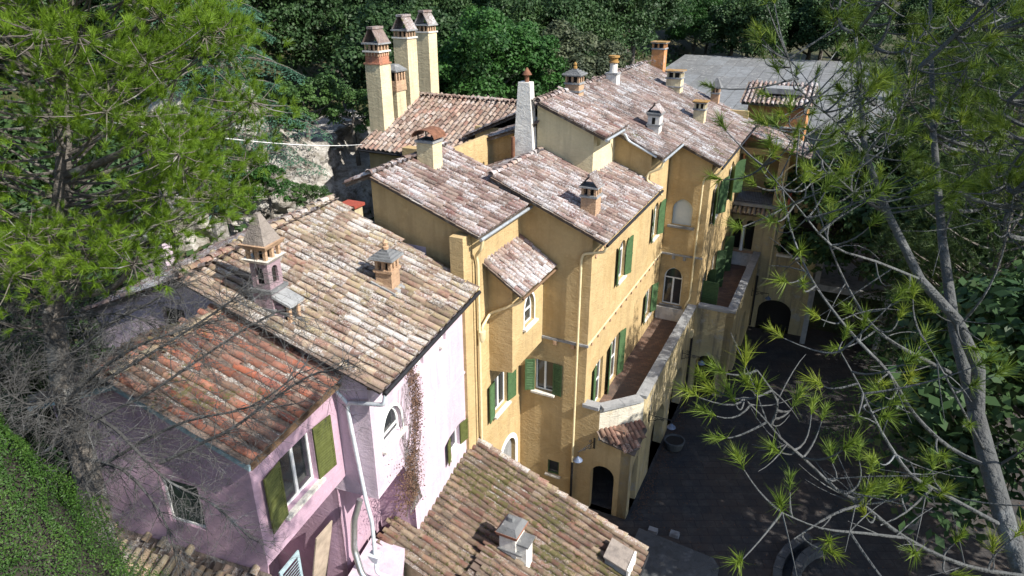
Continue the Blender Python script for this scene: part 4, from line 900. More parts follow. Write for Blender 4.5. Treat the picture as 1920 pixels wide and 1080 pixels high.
for rr_, hh in ((2.6, .5), (3.3, .35)):
    for i in range(11):
        t0, t1 = 2.35+i*.2, 2.35+i*.2+.19
        T.part('kerb_stone', MB().prism([(4.2+(rr_+o)*math.cos(t), 23+(rr_+o)*math.sin(t), .03) for t, o in ((t0, 0), (t1, 0), (t1, .34), (t0, .34))], (0, 0, hh)), 'dark_cement')
T = House('blue_louvre_door', 'faded blue louvred door leaning in the passage under the pink wing', 'door', (-10.9, 11.9, 4), AK)
T.part('frame', MB().box(-10.95, -10.9, 11.4, 11.5, 4.2, 6.6).box(-10.95, -10.9, 12.2, 12.3, 4.2, 6.6).box(-10.95, -10.9, 11.5, 12.2, 6.45, 6.6), 'blue_paint')
for i in range(12): T.part('slat', MB().obox((-10.92, 11.85, 5.1+i*.11), (0, .36, 0), (.03, 0, .03), (.004, 0, -.004)), 'blue_paint')
T = House('timber_board', 'brown weathered board standing in the passage under the pink wing', 'board', (-10.6, 12.6, 4), AK)
T.part('panel', MB().obox((-10.5, 12.75, 6.0), (0.05, .35, .05), (.02, 0, 0), (.25, 0, 1.2)), 'board')
T = House('low_parapet', 'pinkish low wall with rough concrete top beside the low roof', 'wall', (-9.0, 13.0, 3), AK)
T.part('top', MB().prism([(-9.9, 14.6, 5.3), (-9.7, 11.0, 5.2), (-7.2, 11.0, 4.9), (-8.7, 14.6, 5.2)], (0, 0, -.2)), 'pink_pale'); T.part('wall', MB().prism([(-9.85, 14.6, 5.05), (-9.65, 11.0, 5.0), (-7.3, 11.0, 4.7), (-8.8, 14.6, 5.0)], (0, 0, -3.5)), 'pink_pale')
T = House('capped_pier', 'small cream pier with a red tiled cap between the houses', 'pier', (-20.8, 25.1, 8), AE)
T.part('pier', MB().box(-21.2, -20.4, 24.8, 25.4, 7, 12.0), 'cream'); T.part('cap', MB().box(-21.3, -20.3, 24.7, 25.5, 12.0, 12.14), 'red_paint')
T = House('pink_ruin', 'weathered pink wall with a grey coping behind the pine', 'wall', (-21, 16, 6), AK)
T.part('wall', MB().box(-21.6, -18.9, 17.2, 17.6, 5, 13.6), 'pink_pale'); T.part('coping', MB().box(-21.7, -18.8, 17.1, 17.7, 13.6, 13.75), 'concrete')
a = wpt(-23.7, 30.0, 13.7); b = Vector((-9.5, 13.9, 19.6)); pts = [a.lerp(b, t/16)-Vector((0, 0, .3*4*(t/16)*(1-t/16))) for t in range(17)]
me = bpy.data.meshes.new('cable'); mb = MB().tube(pts, .016, 6); me.from_pydata(mb.v, [], mb.f); tag(mk('cable', me, 'rope', None, 60), 'white rope cable slung from the pine to the rear house', 'cable')

# ================================================================== vegetation
RP_TRUNK = [(3.94,3.26,17.33),(3.96,3.78,17.74),(3.9,4.15,18.08),(3.89,4.54,18.45),(3.87,4.77,18.71)]
RP_STEMS = [[(3.87,4.77,18.71),(3.89,5.31,19.18),(4.03,6.01,19.77),(4.26,6.93,20.57),(4.54,7.89,21.47),(4.77,8.76,22.44)],[(3.88,4.76,18.7),(3.86,4.87,19.06),(3.65,4.99,19.45),(3.35,5.13,19.75),(3.14,5.45,20.21),(3.0,5.75,20.64),(3.01,6.08,21.12),(3.07,6.5,21.56)]]
RP_LIMBS = [[(3.91,4.49,18.35),(3.46,4.4,18.62),(3.09,4.38,18.95),(2.84,4.42,19.29),(2.59,4.48,19.53),(2.39,4.58,19.75),(2.21,4.69,20.0),(2.11,4.94,20.3),(2.09,5.19,20.6)],[(3.89,4.14,18.05),(3.14,4.03,18.53),(2.91,3.99,18.7),(2.7,4.0,18.96),(2.56,4.05,19.18),(2.43,4.09,19.41),(2.31,4.19,19.61)],[(3.92,3.83,17.85),(3.25,3.64,18.16),(2.71,3.57,18.49),(2.36,3.59,18.77),(2.16,3.59,18.9),(1.92,3.64,19.12),(1.77,3.69,19.24),(1.68,3.73,19.34),(1.53,3.8,19.48)],[(1.71,3.73,19.32),(1.73,3.75,19.49),(1.58,3.79,19.7)],[(3.8,5.07,18.89),(3.42,4.95,19.11),(3.06,4.93,19.32),(2.87,5.02,19.51),(2.72,5.26,19.81),(2.61,5.54,20.18),(2.51,5.85,20.61)],[(3.96,4.49,18.35),(3.97,4.31,18.66),(3.96,4.13,19.01)],[(3.89,5.31,19.18),(3.92,5.15,19.56),(3.95,5.12,19.96),(3.97,5.23,20.46)],[(4.03,6.01,19.77),(4.07,6.01,20.23),(4.17,5.97,20.63),(4.29,6.04,21.03)],[(4.26,6.93,20.57),(3.82,6.9,21.0),(3.51,6.97,21.39)],[(4.26,6.93,20.57),(4.46,7.05,21.08),(4.73,7.25,21.51)],[(3.14,5.45,20.21),(2.7,5.23,20.46),(2.36,5.14,20.74),(2.15,5.14,20.98)],[(3.0,5.75,20.64),(2.67,5.66,20.92),(2.32,5.67,21.18),(2.19,5.67,21.42)],[(3.0,5.75,20.64),(3.15,5.68,20.96),(3.27,5.74,21.33)],[(3.35,5.13,19.75),(2.82,4.91,20.0),(2.39,4.78,20.18),(2.07,4.81,20.5),(1.84,4.92,20.75)],[(2.71,3.57,18.49),(2.32,3.43,18.67),(1.99,3.37,18.77),(1.72,3.37,18.9)],[(2.36,3.59,18.77),(2.11,3.48,18.78),(1.84,3.38,18.67)],[(3.14,4.03,18.53),(2.83,3.8,18.51),(2.59,3.68,18.5)],[(3.89,4.54,18.45),(3.48,4.45,18.98),(3.29,4.47,19.26),(3.15,4.57,19.48)]]
RP_TUFTS = [(1.5,3.79,19.71),(1.38,3.78,19.68),(1.22,3.76,19.51),(1.35,3.75,19.37),(1.46,3.74,19.47),(1.42,3.69,19.24),(1.53,3.6,19.05),(1.53,3.74,19.59),(1.3,3.84,19.56),(1.58,3.72,19.56),(1.37,3.81,19.5),(1.78,3.65,19.15),(1.95,3.95,19.34),(2.19,4.08,19.39),(2.31,4.55,19.68),(2.7,4.83,19.58),(3.11,4.9,19.49),(3.17,4.64,19.4),(2.79,4.31,19.15),(2.34,3.71,19.04),(2.64,3.94,18.83),(2.79,3.85,18.63),(1.99,3.31,18.65),(2.11,3.42,18.64),(2.39,3.55,18.69),(1.72,3.37,18.9),(2.35,3.6,18.81),(2.44,3.61,18.82),(3.11,3.63,18.38),(3.07,3.54,18.19),(3.52,3.75,18.16),(3.52,4.38,18.83),(2.7,4.26,19.29),(2.37,4.3,19.63),(1.99,4.4,19.6),(2.13,3.9,19.22),(2.95,4.35,19.24),(2.46,3.75,18.89),(3.11,3.92,18.55),(2.06,3.92,19.26),(2.16,3.7,19.02),(2.73,3.45,18.46),(3.6,3.72,18.34),(3.08,4.88,19.69),(2.07,4.66,19.93),(2.32,5.1,20.67),(3.71,4.74,19.39)]
DEAD = [[(-9.6,12.2,14.52),(-8.07,12.07,15.69),(-7.01,11.9,16.28),(-6.25,11.87,16.7)],[(-9.26,11.97,14.01),(-8.12,11.63,14.96),(-7.11,11.39,15.63),(-6.25,11.23,16.01),(-5.37,11.14,16.3)],[(-9.21,11.95,13.96),(-7.8,11.5,14.92),(-6.65,11.28,15.64),(-5.47,11.19,16.41),(-5.04,11.21,16.7)],[(-9.76,11.51,13.0),(-8.38,11.2,14.0),(-7.01,10.99,14.76),(-6.05,10.95,15.4),(-4.94,10.96,16.15),(-4.19,10.93,16.57)],[(-8.97,11.75,14.01),(-7.73,10.91,14.11),(-7.0,10.38,13.89),(-6.25,9.91,13.59),(-5.38,9.59,13.37),(-4.67,9.26,12.88)],[(-6.5,10.14,13.85),(-5.57,10.05,14.38),(-4.92,10.0,14.76),(-4.31,10.09,15.19),(-3.53,10.2,15.69),(-2.95,10.17,15.85)],[(-8.7,11.17,12.73),(-7.22,10.78,13.8),(-6.1,10.62,14.44),(-4.75,10.4,14.92),(-3.81,10.48,15.57)],[(-8.86,11.26,12.93),(-8.16,10.35,12.63),(-7.67,9.83,12.19),(-7.35,9.38,11.7)],[(-9.5,12.52,14.97),(-9.77,12.3,15.47),(-10.02,11.86,15.46),(-10.29,11.6,15.37)],[(-9.81,13.2,15.76),(-8.53,12.75,16.22),(-7.38,12.47,16.81),(-6.5,12.28,17.11)],[(-9.62,12.83,15.44),(-8.52,12.34,15.81),(-7.64,11.99,15.99),(-7.06,11.68,16.03)],[(-8.86,11.3,13.03),(-7.59,10.65,13.29),(-6.6,9.92,12.89),(-6.2,9.44,12.31)],[(-9.74,12.97,15.49),(-10.06,12.61,15.92),(-10.31,12.39,16.38)],[(-9.32,12.02,14.11),(-9.7,11.59,14.14),(-9.84,11.34,14.56)]]
LP_TRUNK = [(-8.85,10.95,9.34),(-9.2,11.77,11.64),(-9.49,12.22,12.88),(-9.74,12.62,13.99),(-9.88,13.1,15.3),(-9.62,13.39,16.67),(-9.28,13.8,18.28),(-9.0,14.17,19.83),(-8.82,14.67,21.41),(-8.69,15.23,23.14)]
LP_LIMBS = [[(-9.62,13.39,16.67),(-9.7,13.06,17.38),(-9.9,12.68,18.0),(-10.2,12.4,18.35)],[(-9.28,13.8,18.28),(-7.63,13.09,18.89),(-6.5,12.74,19.57),(-6.0,12.65,20.35)],[(-9.5,13.53,17.21),(-7.42,12.32,17.2),(-6.15,11.95,18.08),(-5.34,11.98,18.87)],[(-9.79,13.2,15.76),(-7.97,12.39,16.38),(-7.11,12.09,17.18),(-6.2,11.88,17.69)],[(-9.1,14.0,19.22),(-9.28,13.6,20.02),(-9.4,13.56,20.9)],[(-8.9,14.42,20.63),(-7.41,13.85,21.07),(-6.2,13.59,21.46)]]

def norm(a): return a/np.maximum(np.linalg.norm(a, axis=-1, keepdims=True), 1e-9)
def needles(C, D, m, L, W, spread, trnd=None, lo=.7, vary=0.0):
    """m needles from each tuft centre C along D"""
    n = len(C); C = np.repeat(C, m, 0); Dd = np.repeat(D, m, 0)
    d = norm(Dd+spread*RNG.normal(0, 1, (n*m, 3))); base = C+Dd*(RNG.random((n*m, 1))*L*.55)
    ln = L*RNG.uniform(lo, 1.1, (n*m, 1))*np.repeat(1-vary*RNG.random(n), m)[:, None]; side = norm(np.cross(d, RNG.normal(0, 1, (n*m, 3))))*W/2
    tip = base+d*ln+np.array([0, 0, -.12])*ln*ln/max(L, .01)
    V = np.stack([base-side, base+side, tip], 1).reshape(-1, 3); F = np.arange(n*m*3).reshape(-1, 3)
    tr = np.repeat(RNG.random(n) if trnd is None else trnd, m); return V, F, np.clip(tr*.7+.3*RNG.random(n*m), 0, 1)
def quads(C, N, s, asp=.6):
    n = len(C); t = norm(np.cross(N, RNG.normal(0, 1, (n, 3)))); b = np.cross(N, t); s = np.asarray(s).reshape(-1, 1)*np.ones((n, 1))
    V = np.stack([C-t*s, C-b*s*asp, C+t*s, C+b*s*asp], 1).reshape(-1, 3); return V, np.arange(n*4).reshape(-1, 4)
def mbmesh(mb, name):
    me = bpy.data.meshes.new(name); me.from_pydata(mb.v, [], mb.f); me.update(); return me
def plant(name, label, cat, loc, group=None):
    o = bpy.data.objects.new(name, None); COL.objects.link(o); o.location = loc; o.empty_display_size = .5; return tag(o, label, cat, group)
def curve(a, b, bow, n=6):
    a, b = Vector(a), Vector(b); m_ = (a+b)/2+Vector(bow); return [a*(1-t)**2+m_*2*t*(1-t)+b*t*t for t in [i/(n-1) for i in range(n)]]
def off(mb_or_V, o):
    if isinstance(mb_or_V, MB): mb_or_V.v = [(p[0]-o[0], p[1]-o[1], p[2]-o[2]) for p in mb_or_V.v]; return mb_or_V
    return mb_or_V-np.array(o)

# ---- broadleaf and evergreen prototypes for the wooded hillside
def leaf_proto(rx, rz, zc, nc, per, s, seed, flat=0.0, cone=False):
    g = np.random.default_rng(seed); d = norm(g.normal(0, 1, (nc, 3))); d[:, 2] = np.where(d[:, 2] < -.55, -d[:, 2], d[:, 2])
    rad = g.uniform(.45, 1.0, (nc, 1))**.6*(1+.18*np.sin(d[:, :1]*5+seed)+.12*np.cos(d[:, 1:2]*7+seed))
    c = d*rad*np.array([rx, rx, rz])
    if cone:
        f = np.clip((c[:, 2]+rz)/(2*rz), 0, 1); k_ = (1-f*.85)[:, None]; c[:, :2] *= k_*1.25
    cr = g.uniform(.16, .30, nc)*rx*(.75 if cone else 1); n = nc*per
    dd = norm(g.normal(0, 1, (n, 3))); dd[:, 2] = np.where(dd[:, 2] < -.35, -dd[:, 2], dd[:, 2])
    rr = g.uniform(.55, 1.05, (n, 1)); C = np.repeat(c, per, 0)+dd*rr*np.repeat(cr, per)[:, None]*np.array([1, 1, .8-flat])
    N = norm(dd*.7+np.array([0, 0, .35])+g.normal(0, .55, (n, 3)))
    V, F = quads(C, N, g.uniform(.7, 1.25, n)*s); V[:, 2] += zc
    rnd = np.clip(np.repeat(g.uniform(.0, .7, nc), per)+g.uniform(0, .3, n), 0, 1); return V, F, rnd
def trunk_proto(h, r, rx, seed):
    g = random.Random(seed); mb = MB(); bend = g.uniform(-.4, .4)
    mb.tube([(0, 0, -1), (bend*.3, .1, h*.35), (bend, 0, h*.7), (bend*.6, 0, h)], [r, r*.8, r*.5, r*.15], 7)
    for i in range(7):
        q = g.uniform(0, 6.28); z = h*g.uniform(.35, .8); l = rx*g.uniform(.5, .9)
        mb.tube(curve((bend*.7, 0, z), (math.cos(q)*l, math.sin(q)*l, z+l*g.uniform(.3, .8)), (0, 0, -.3), 5), [r*.4, r*.32, r*.24, r*.15, r*.05], 5)
    return mbmesh(mb, 'trunk')
PROTO = {}
def proto(kind, spec, mat):
    V, F, rn = leaf_proto(*spec); cm = np_mesh('crown', V, F, rn); cm.materials.append(M[mat])
    tm = trunk_proto(spec[2]+spec[1]*.3, .03+.055*spec[0], spec[0], spec[6]); tm.materials.append(M['bark']); PROTO[kind] = (cm, tm)
#            rx   rz   zc  clumps per leaf seed
proto('round', (4.0, 3.8, 5.6, 130, 260, .115, 11), 'leaf_bright')
proto('broad', (4.2, 4.2, 6.4, 120, 210, .135, 12), 'leaf_mid')
proto('oak', (4.4, 3.9, 6.2, 120, 210, .135, 13), 'leaf_dark')
proto('ever', (3.3, 5.2, 6.6, 120, 190, .13, 14, .1, True), 'leaf_dark')
proto('olive', (3.4, 3.4, 5.0, 100, 200, .11, 15), 'leaf_olive')
proto('bush', (1.5, 1.2, 1.2, 40, 160, .065, 16), 'leaf_mid')
proto('bushb', (1.4, 1.1, 1.1, 40, 160, .065, 17), 'leaf_bright')
def tree(name, label, kind, x, y, s=1.0, z=None, cat='tree', group=None, sz=None, rot=None):
    cm, tm = PROTO[kind]; z = float(height(x, y))-.1 if z is None else z
    t = plant(name, label, cat, (x, y, z), group); t.rotation_euler = (0, 0, random.uniform(0, 6.28) if rot is None else rot); t.scale = (s, s, sz or s*random.uniform(.92, 1.1))
    for nm, m_ in (('crown', cm), ('trunk', tm)):
        o = bpy.data.objects.new(nm, m_); COL.objects.link(o); o.parent = t
    return t
tree('broadleaf_tree', 'bright green round tree right behind the rear house roof', 'round', -1.2, 49.0, 1.12, 9.4)
tree('broadleaf_tree', 'bright green round tree above the grey shed roof', 'round', 34, 112, 1.9)
tree('broadleaf_tree', 'small light green tree beside the orange chimney', 'round', 26, 103, 1.0)
tree('broadleaf_tree', 'dark leafy tree standing behind the tall chimneys', 'oak', -8.0, 53, 1.15, 9.0)
tree('broadleaf_tree', 'leafy tree just right of the bright round tree', 'olive', 5.0, 56, 1.25, 8.0)
WL = dict(oak='round dark hillside tree', ever='tapering dark hillside evergreen', olive='grey green hillside tree', broad='fresh green hillside tree'); woodp = []
for i in range(4000):
    if len(woodp) > 92: break
    x, y = random.uniform(-62, 62), random.uniform(42, 118)
    a, b = x*se+y*ce, x*ce-y*se
    if b > -24 and a < 50: continue
    if -24 < b < 8 and 42 < a < 101: continue
    if b > 5 and a < 58: continue
    if x < 3 and y < 55 and x > -19: continue
    if x <= -19 and y < 46: continue
    if abs(x)/y > .95: continue
    if any((x-p)**2+(y-q)**2 < (4.3 if y < 75 else 5.6)**2 for p, q in woodp): continue
    woodp.append((x, y)); kd = random.choice(['oak', 'oak', 'ever', 'ever', 'olive', 'broad', 'oak'])
    zz_, px, py = depth_px((x, y, float(height(x, y))+6))
    where = next(w for lim, w in ((430, 'behind the big left pine'), (700, 'left of the tall chimneys'), (990, 'between tall chimneys and white stack'), (1250, 'above the villa ridge'), (1560, 'above the grey shed'), (9e9, 'behind the foreground pine on the right')) if px < lim)
    lab = f"{WL[kd]} {where}, {'front rank' if y < 72 else 'deep in the wood'}"
    tree('wood_tree', lab, kd, x, y, random.uniform(.95, 1.45), group=lab)
# undergrowth mass on the slopes
n = 46000; x = RNG.uniform(-60, 60, n); y = RNG.uniform(20, 105, n); a = x*se+y*ce; b = x*ce-y*se
ok = ((b < -25) | (a > 52)) & ~((b > -22) & (b < 6) & (a > 48) & (a < 99)) & (np.abs(x)/np.maximum(y, 1) < 1.0) & (height(x, y) > .3)
x, y = x[ok], y[ok]; C = np.stack([x, y, height(x, y)+RNG.random(len(x))**2*1.5+.1], 1); Nn = norm(RNG.normal(0, 1, (len(x), 3))+[0, -.3, .8])
V, F = quads(C, Nn, RNG.uniform(.12, .38, len(x))); tag(mk('undergrowth', np_mesh('undergrowth', V, F, RNG.random(len(x))), 'leaf_dark'), 'dark leafy undergrowth covering the wooded slope', 'undergrowth', None, 'stuff')

# ---- limestone outcrop beside the rear house
nu, nv_ = 70, 44; U_, W_ = np.meshgrid(np.linspace(0, 1, nu), np.linspace(0, 1, nv_)); A = np.array([-17.5, 33.5]); B = np.array([-6.9, 41.5])
px_ = A[0]+(B[0]-A[0])*U_; py_ = A[1]+(B[1]-A[1])*U_; zz = 6.2+W_*(8.6+1.3*np.sin(U_*6)+.7*np.sin(U_*17))
def fbm(x, y, z): return sum(np.sin(x*f+1.7*i+np.sin(y*f*.7+i))*np.cos(z*f*1.1+.9*i+np.sin(x*f*.5))/f for i, f in enumerate((.7, 1.5, 3.1, 6.3, 11.0)))
dsp = fbm(px_, py_, zz)*.85; back = W_**1.4*2.6
nxn = np.array([.6, -.8]); px_ = px_+nxn[0]*(dsp-back); py_ = py_+nxn[1]*(dsp-back); zz = zz+fbm(zz, px_, py_)*.3
V = np.stack([px_.ravel(), py_.ravel(), zz.ravel()], 1); i0 = (np.arange(nv_-1)[:, None]*nu+np.arange(nu-1)[None, :]).ravel()
# close it into a solid with a back sheet
V2 = V.copy(); V2[:, 0] -= 2.2; V2[:, 1] += 4; F = np.stack([i0, i0+1, i0+nu+1, i0+nu], 1); F2 = F[:, ::-1]+len(V)
tp = (nv_-1)*nu+np.arange(nu-1); top = np.stack([tp, tp+1, tp+1+len(V), tp+len(V)], 1)
tag(mk('rock_outcrop', np_mesh('rock_outcrop', np.concatenate([V, V2]), np.concatenate([F, F2, top])), 'rock', None, 40), 'pale limestone outcrop with plants left of the rear house', 'rock')
for i, (x, y, z, s, kd, lab) in enumerate(((-13.0, 35.2, 10.6, 1.0, 'bushb', 'green shrub on the ledge of the limestone outcrop'), (-10.9, 35.6, 10.2, .7, 'bush', 'small shrub low on the limestone outcrop near the pink roof'), (-15.2, 34.8, 11.2, 1.1, 'bush', 'dark shrub at the left end of the limestone outcrop'),
        (-9.4, 41.3, 12.9, 1.3, 'bush', 'dark shrub on top of the outcrop beside the tall chimneys'), (-12.2, 40.6, 13.2, 1.5, 'bush', 'broad dark shrub crowning the limestone outcrop'))):
    tree('shrub', lab, kd, x, y, s, z, 'shrub')
for x, y, z, s_, lab in ((-17.0, 19.5, 5.0, 1.0, 'dark thicket behind the pine trunk left of the pink house'), (-15.2, 14.2, 4.0, .85, 'dark thicket at the left edge below the pine'), (-20.5, 24.5, 7.0, 1.1, 'dark thicket beyond the pink ruin wall')):
    tree('thicket', lab, 'oak', x, y, s_, z, 'thicket')
# ---- agave
g = plant('agave', 'blue green agave rosette beside the pink roof', 'agave', (-13.2, 29.2, 12.4))
for i in range(26):
    q = i*2.4; el = .25+.95*(i/26); L = 1.25-.3*(i/26); d = Vector((math.cos(q)*math.cos(el), math.sin(q)*math.cos(el), math.sin(el))); s_ = d.cross(Vector((0, 0, 1))).normalized(); nn = s_.cross(d)
    P = []; 
    for t, w in ((0, .06), (.3, .10), (.65, .08), (1, .004)):
        c = d*L*t-Vector((0, 0, .25))*t*t*L; P.append((c-s_*w+nn*w*.35, c, c+s_*w+nn*w*.35))
    mb = MB().add([p for r_ in P for p in r_], [(3*j+a_, 3*j+a_+1, 3*j+a_+4, 3*j+a_+3) for j in range(3) for a_ in (0, 1)])
    mk('leaf', mbmesh(mb, 'leaf'), 'agave_leaf', g, 180)
mb = MB().lathe(0, 0, [(.5, -6), (.35, -.05), (.1, .1)], 8); mk('stem', mbmesh(mb, 'stem'), 'rock', g)

# ---- blue cedar with layered boughs
def cedar(label, base, h, rmax, mat, seed, z0=.2, nb=46, per=330, sz=.085, name='cedar_tree'):
    g = np.random.default_rng(seed); t = plant(name, label, 'tree', base); mb = MB().tube([(0, 0, -2), (0.1, 0, h*.5), (0, .1, h)], [.32, .2, .03], 8); Vs, Ns, Rn, Ss = [], [], [], []
    for i in range(nb):
        f = z0+(1-z0)*(i+g.random())/nb; z = h*f; L = rmax*(1-f)**.75*g.uniform(.75, 1.1)+.4; q = i*2.4+g.uniform(-.4, .4)
        d = np.array([math.cos(q), math.sin(q), 0]); sd_ = np.array([-d[1], d[0], 0]); tipz = z+L*.12
        bough = lambda t_: np.outer(t_, d)*L+np.stack([0*t_, 0*t_, z+L*.22*t_-L*.42*t_**2.2], 1)
        mb.tube([tuple(p) for p in bough(np.linspace(0, 1, 6))], [.07, .06, .045, .03, .02, .006], 5)
        tt = g.random(per)**.65; w = L*.30*np.sin(np.clip(tt*1.15, 0, 1)*2.6)+.12; s_ = g.uniform(-1, 1, per)
        p = bough(tt)+np.outer(s_*w, sd_); p[:, 2] -= (np.abs(s_)**2)*w*.45+g.random(per)*.10; Vs.append(p)
        Ns.append(norm(np.array([0, 0, 1.])+g.normal(0, .35, (per, 3))+np.outer(s_*.5, sd_))); Rn.append(np.clip(g.random(per)*.5+.5*tt, 0, 1))
    C = np.concatenate(Vs); V, F = quads(C, np.concatenate(Ns), g.uniform(.7, 1.4, len(C))*sz, .28)
    mk('crown', np_mesh('crown', V, F, np.concatenate(Rn)), mat, t); mk('trunk', mbmesh(mb, 'trunk'), 'bark', t, 60); return t
cedar('blue green cedar with drooping layered boughs left of the tall chimneys', (-15.2, 37.2, 10.5), 15.5, 6.0, 'cedar_blue', 3, .16, 56, 760, .085)
cedar('dark cedar behind the big pine in the upper left', (-22, 43, 10), 17, 6.5, 'leaf_dark', 4, .1, 44, 420, .12)
cedar('dark green cedar reaching low boughs over the right of the courtyard', (19.0, 26.5, 0), 14.5, 5.8, 'leaf_mid', 5, .16, 50, 620, .085)
cedar('dark cedar in front of the barn', (22.5, 35.5, 0), 14, 5.0, 'leaf_dark', 6, .2, 40, 420, .10)

# ---- pines
def pine_far(label, base, h, crown, n_cl, mat, seed, name='pine_tree', group=None):
    g = np.random.default_rng(seed); t = plant(name, label, 'tree', base, group); rx, rz = crown
    mb = MB().tube([(0, 0, -1), (.3, .1, h*.4), (.1, -.1, h*.75), (0, 0, h)], [.26, .2, .13, .04], 8)
    d = norm(g.normal(0, 1, (n_cl, 3))); c = d*(g.uniform(.35, 1, (n_cl, 1))**.6)*np.array([rx, rx, rz])+np.array([0, 0, h-rz*.9])
    for p in c[:: 2]: mb.tube(curve((0.1, 0, max(h*.3, p[2]-1.6)), tuple(p), (0, 0, -.4), 5), [.06, .05, .04, .03, .01], 4)
    per = 26; C = np.repeat(c, per, 0)+g.normal(0, .42, (n_cl*per, 3))*np.array([1, 1, .6]); D = norm(g.normal(0, .5, C.shape)+np.array([0, 0, .8])+np.repeat(d, per, 0)*.5)
    V, F, rn = needles(C, D, 16, .30, .022, .55, np.clip(np.repeat(g.random(n_cl), per)*.6+g.random(len(C))*.4, 0, 1))
    mk('crown', np_mesh('crown', V, F, rn), mat, t); mk('trunk', mbmesh(mb, 'trunk'), 'bark', t, 60)
pine_far('tall dark pine behind the foreground pine at upper right', (17.5, 23.0, 0), 16.5, (3.6, 4.0), 130, 'needle_dark', 21)
pine_far('dark pine at the far right beyond the courtyard', (21.5, 29.5, 0), 21, (4.4, 5.0), 170, 'needle_dark', 22)
pine_far('dark pine standing right of the loggia roof', (22.5, 40.5, 0), 19, (4.2, 4.4), 90, 'needle_dark', 23)
tree('shade_tree', 'dense dark tree at the right edge of the courtyard', 'oak', 20.5, 18.0, 1.5, 0)
tree('shade_tree', 'dense dark tree at the right beyond the cedar', 'oak', 25.5, 27.5, 1.55, 0)
tree('shade_tree', 'dense dark tree in the far right corner by the barn', 'oak', 24, 38, 1.5, 0)
pine_far('pine outside the right edge shading the courtyard', (21.0, 15.5, 0), 16, (4.8, 4.6), 110, 'needle_dark', 24)
pine_far('pine low at the right edge shading the yard corner', (17.0, 8.5, 0), 12.2, (4.4, 3.8), 100, 'needle_dark', 25)

# foreground pine on the right -------------------------------------------------
o = (4.6, 3.0, 0); t = plant('pine_tree', 'sparse long needled pine close by on the right, grey branching trunk', 'tree', o)
mb = MB(); tr = [(4.7, 2.9, -.5), (4.5, 3.2, 8)]+RP_TRUNK; mb.tube(tr, [.22, .15]+[.088, .082, .076, .07, .064], 10)
for st in RP_STEMS: k_ = len(st); mb.tube(st, [.058*(1-.78*i/(k_-1)) for i in range(k_)], 8)
tips = [Vector(p) for p in RP_TUFTS]; dirs = []
segs = [p for l in RP_LIMBS+RP_STEMS for p in l]
def sub(mb, pts, r0, r1, seg=6):
    """smooth a hand-laid limb a little and sweep it"""
    P = [Vector(p) for p in pts]; out = []
    for i in range(len(P)-1):
        p0, p1, p2, p3 = P[max(i-1, 0)], P[i], P[i+1], P[min(i+2, len(P)-1)]
        for t_ in (0, .33, .66): out.append(.5*((2*p1)+(p2-p0)*t_+(2*p0-5*p1+4*p2-p3)*t_*t_+(3*p1-p0-3*p2+p3)*t_**3))
    out.append(P[-1]); n_ = len(out); mb.tube(out, [r0+(r1-r0)*i/(n_-1) for i in range(n_)], seg); return out
limb_pts = []
for i, l in enumerate(RP_LIMBS):
    limb_pts += sub(mb, l, .018 if len(l) > 5 else .012, .004)
for l in RP_STEMS: limb_pts += [Vector(p) for p in l[2:]]
limb_pts = [p for p in limb_pts]
def nearest(p): return min(limb_pts, key=lambda q: (q-p).length+max(0, q.z-p.z)*.5)
extra = []; crown_pts = []
for i in range(620):                      # crown above, twigs elsewhere
    q = random.choice(limb_pts)
    up_ = q.z > 20.1
    if not up_ and random.random() < .95: continue
    if up_ and random.random() < .25: continue
    p = q+Vector((random.gauss(-.05, .28), random.gauss(-.05, .28), random.uniform(-.05, .42)))
    extra.append(p)
for i in range(34):                       # dense top of the crown: boughs, then shoots along them
    d = norm(RNG.normal(0, 1, 3)); e = Vector(tuple(np.array([4.9, 6.3, 22.0])+d*np.array([2.0, 1.8, 2.2])*RNG.uniform(.6, 1)))
    q = min(limb_pts[:400], key=lambda p: (p-e).length+max(0, p.z-e.z)); c = curve(q, e, (random.gauss(0, .15), random.gauss(0, .15), -.25), 9); mb.tube(c, [.02-.0018*j for j in range(9)], 5)
    for j in range(14):
        w = c[random.randint(3, 8)]; extra.append(w+Vector((random.gauss(0, .17), random.gauss(0, .17), random.uniform(-.06, .22))))
    crown_pts += c[2:]
for i in range(22):                       # unseen boughs above and right of view, added to shade the pink wing
    e = Vector((random.uniform(4.4, 7.6), random.uniform(3.0, 6.2), random.uniform(21.9, 25.2))); q = Vector(RP_STEMS[0][-1]); c = curve(q, e, (0, 0, -.3), 9); mb.tube(c, [.022-.002*j for j in range(9)], 5)
    if depth_px(e)[1] < 1700: continue
    for j in range(26):
        w = c[random.randint(4, 8)]; extra.append(w+Vector((random.gauss(0, .24), random.gauss(0, .24), random.uniform(-.1, .3))))
    crown_pts += c[3:]
limb_pts += crown_pts
for p in tips+extra:
    q = nearest(p); bow = Vector((random.gauss(0, .05), random.gauss(0, .05), -.06)); c = curve(q, p, bow, 6); mb.tube(c, [.009, .008, .007, .006, .005, .004], 5); dirs.append((c[-1]-c[-3]).normalized()+Vector((0, 0, .35)))
for i in range(330):                      # bare dead twigs
    q = random.choice(limb_pts); c = curve(q, q+Vector((random.gauss(-.05, .25), random.gauss(0, .25), random.gauss(-.02, .18))), (0, 0, random.gauss(0, .08)), 5); mb.tube(c, [.006, .005, .004, .003, .002], 4)
me = mbmesh(off(mb, o), 'trunk'); mk('trunk', me, 'bark_grey', t, 60)
C = np.array([list(p) for p in tips+extra]); D = norm(np.array([list(d) for d in dirs])); hand = np.zeros(len(C)); hand[:len(tips)] = 1
tr_ = np.clip(RNG.random(len(C))*.7+.3*hand, 0, 1)
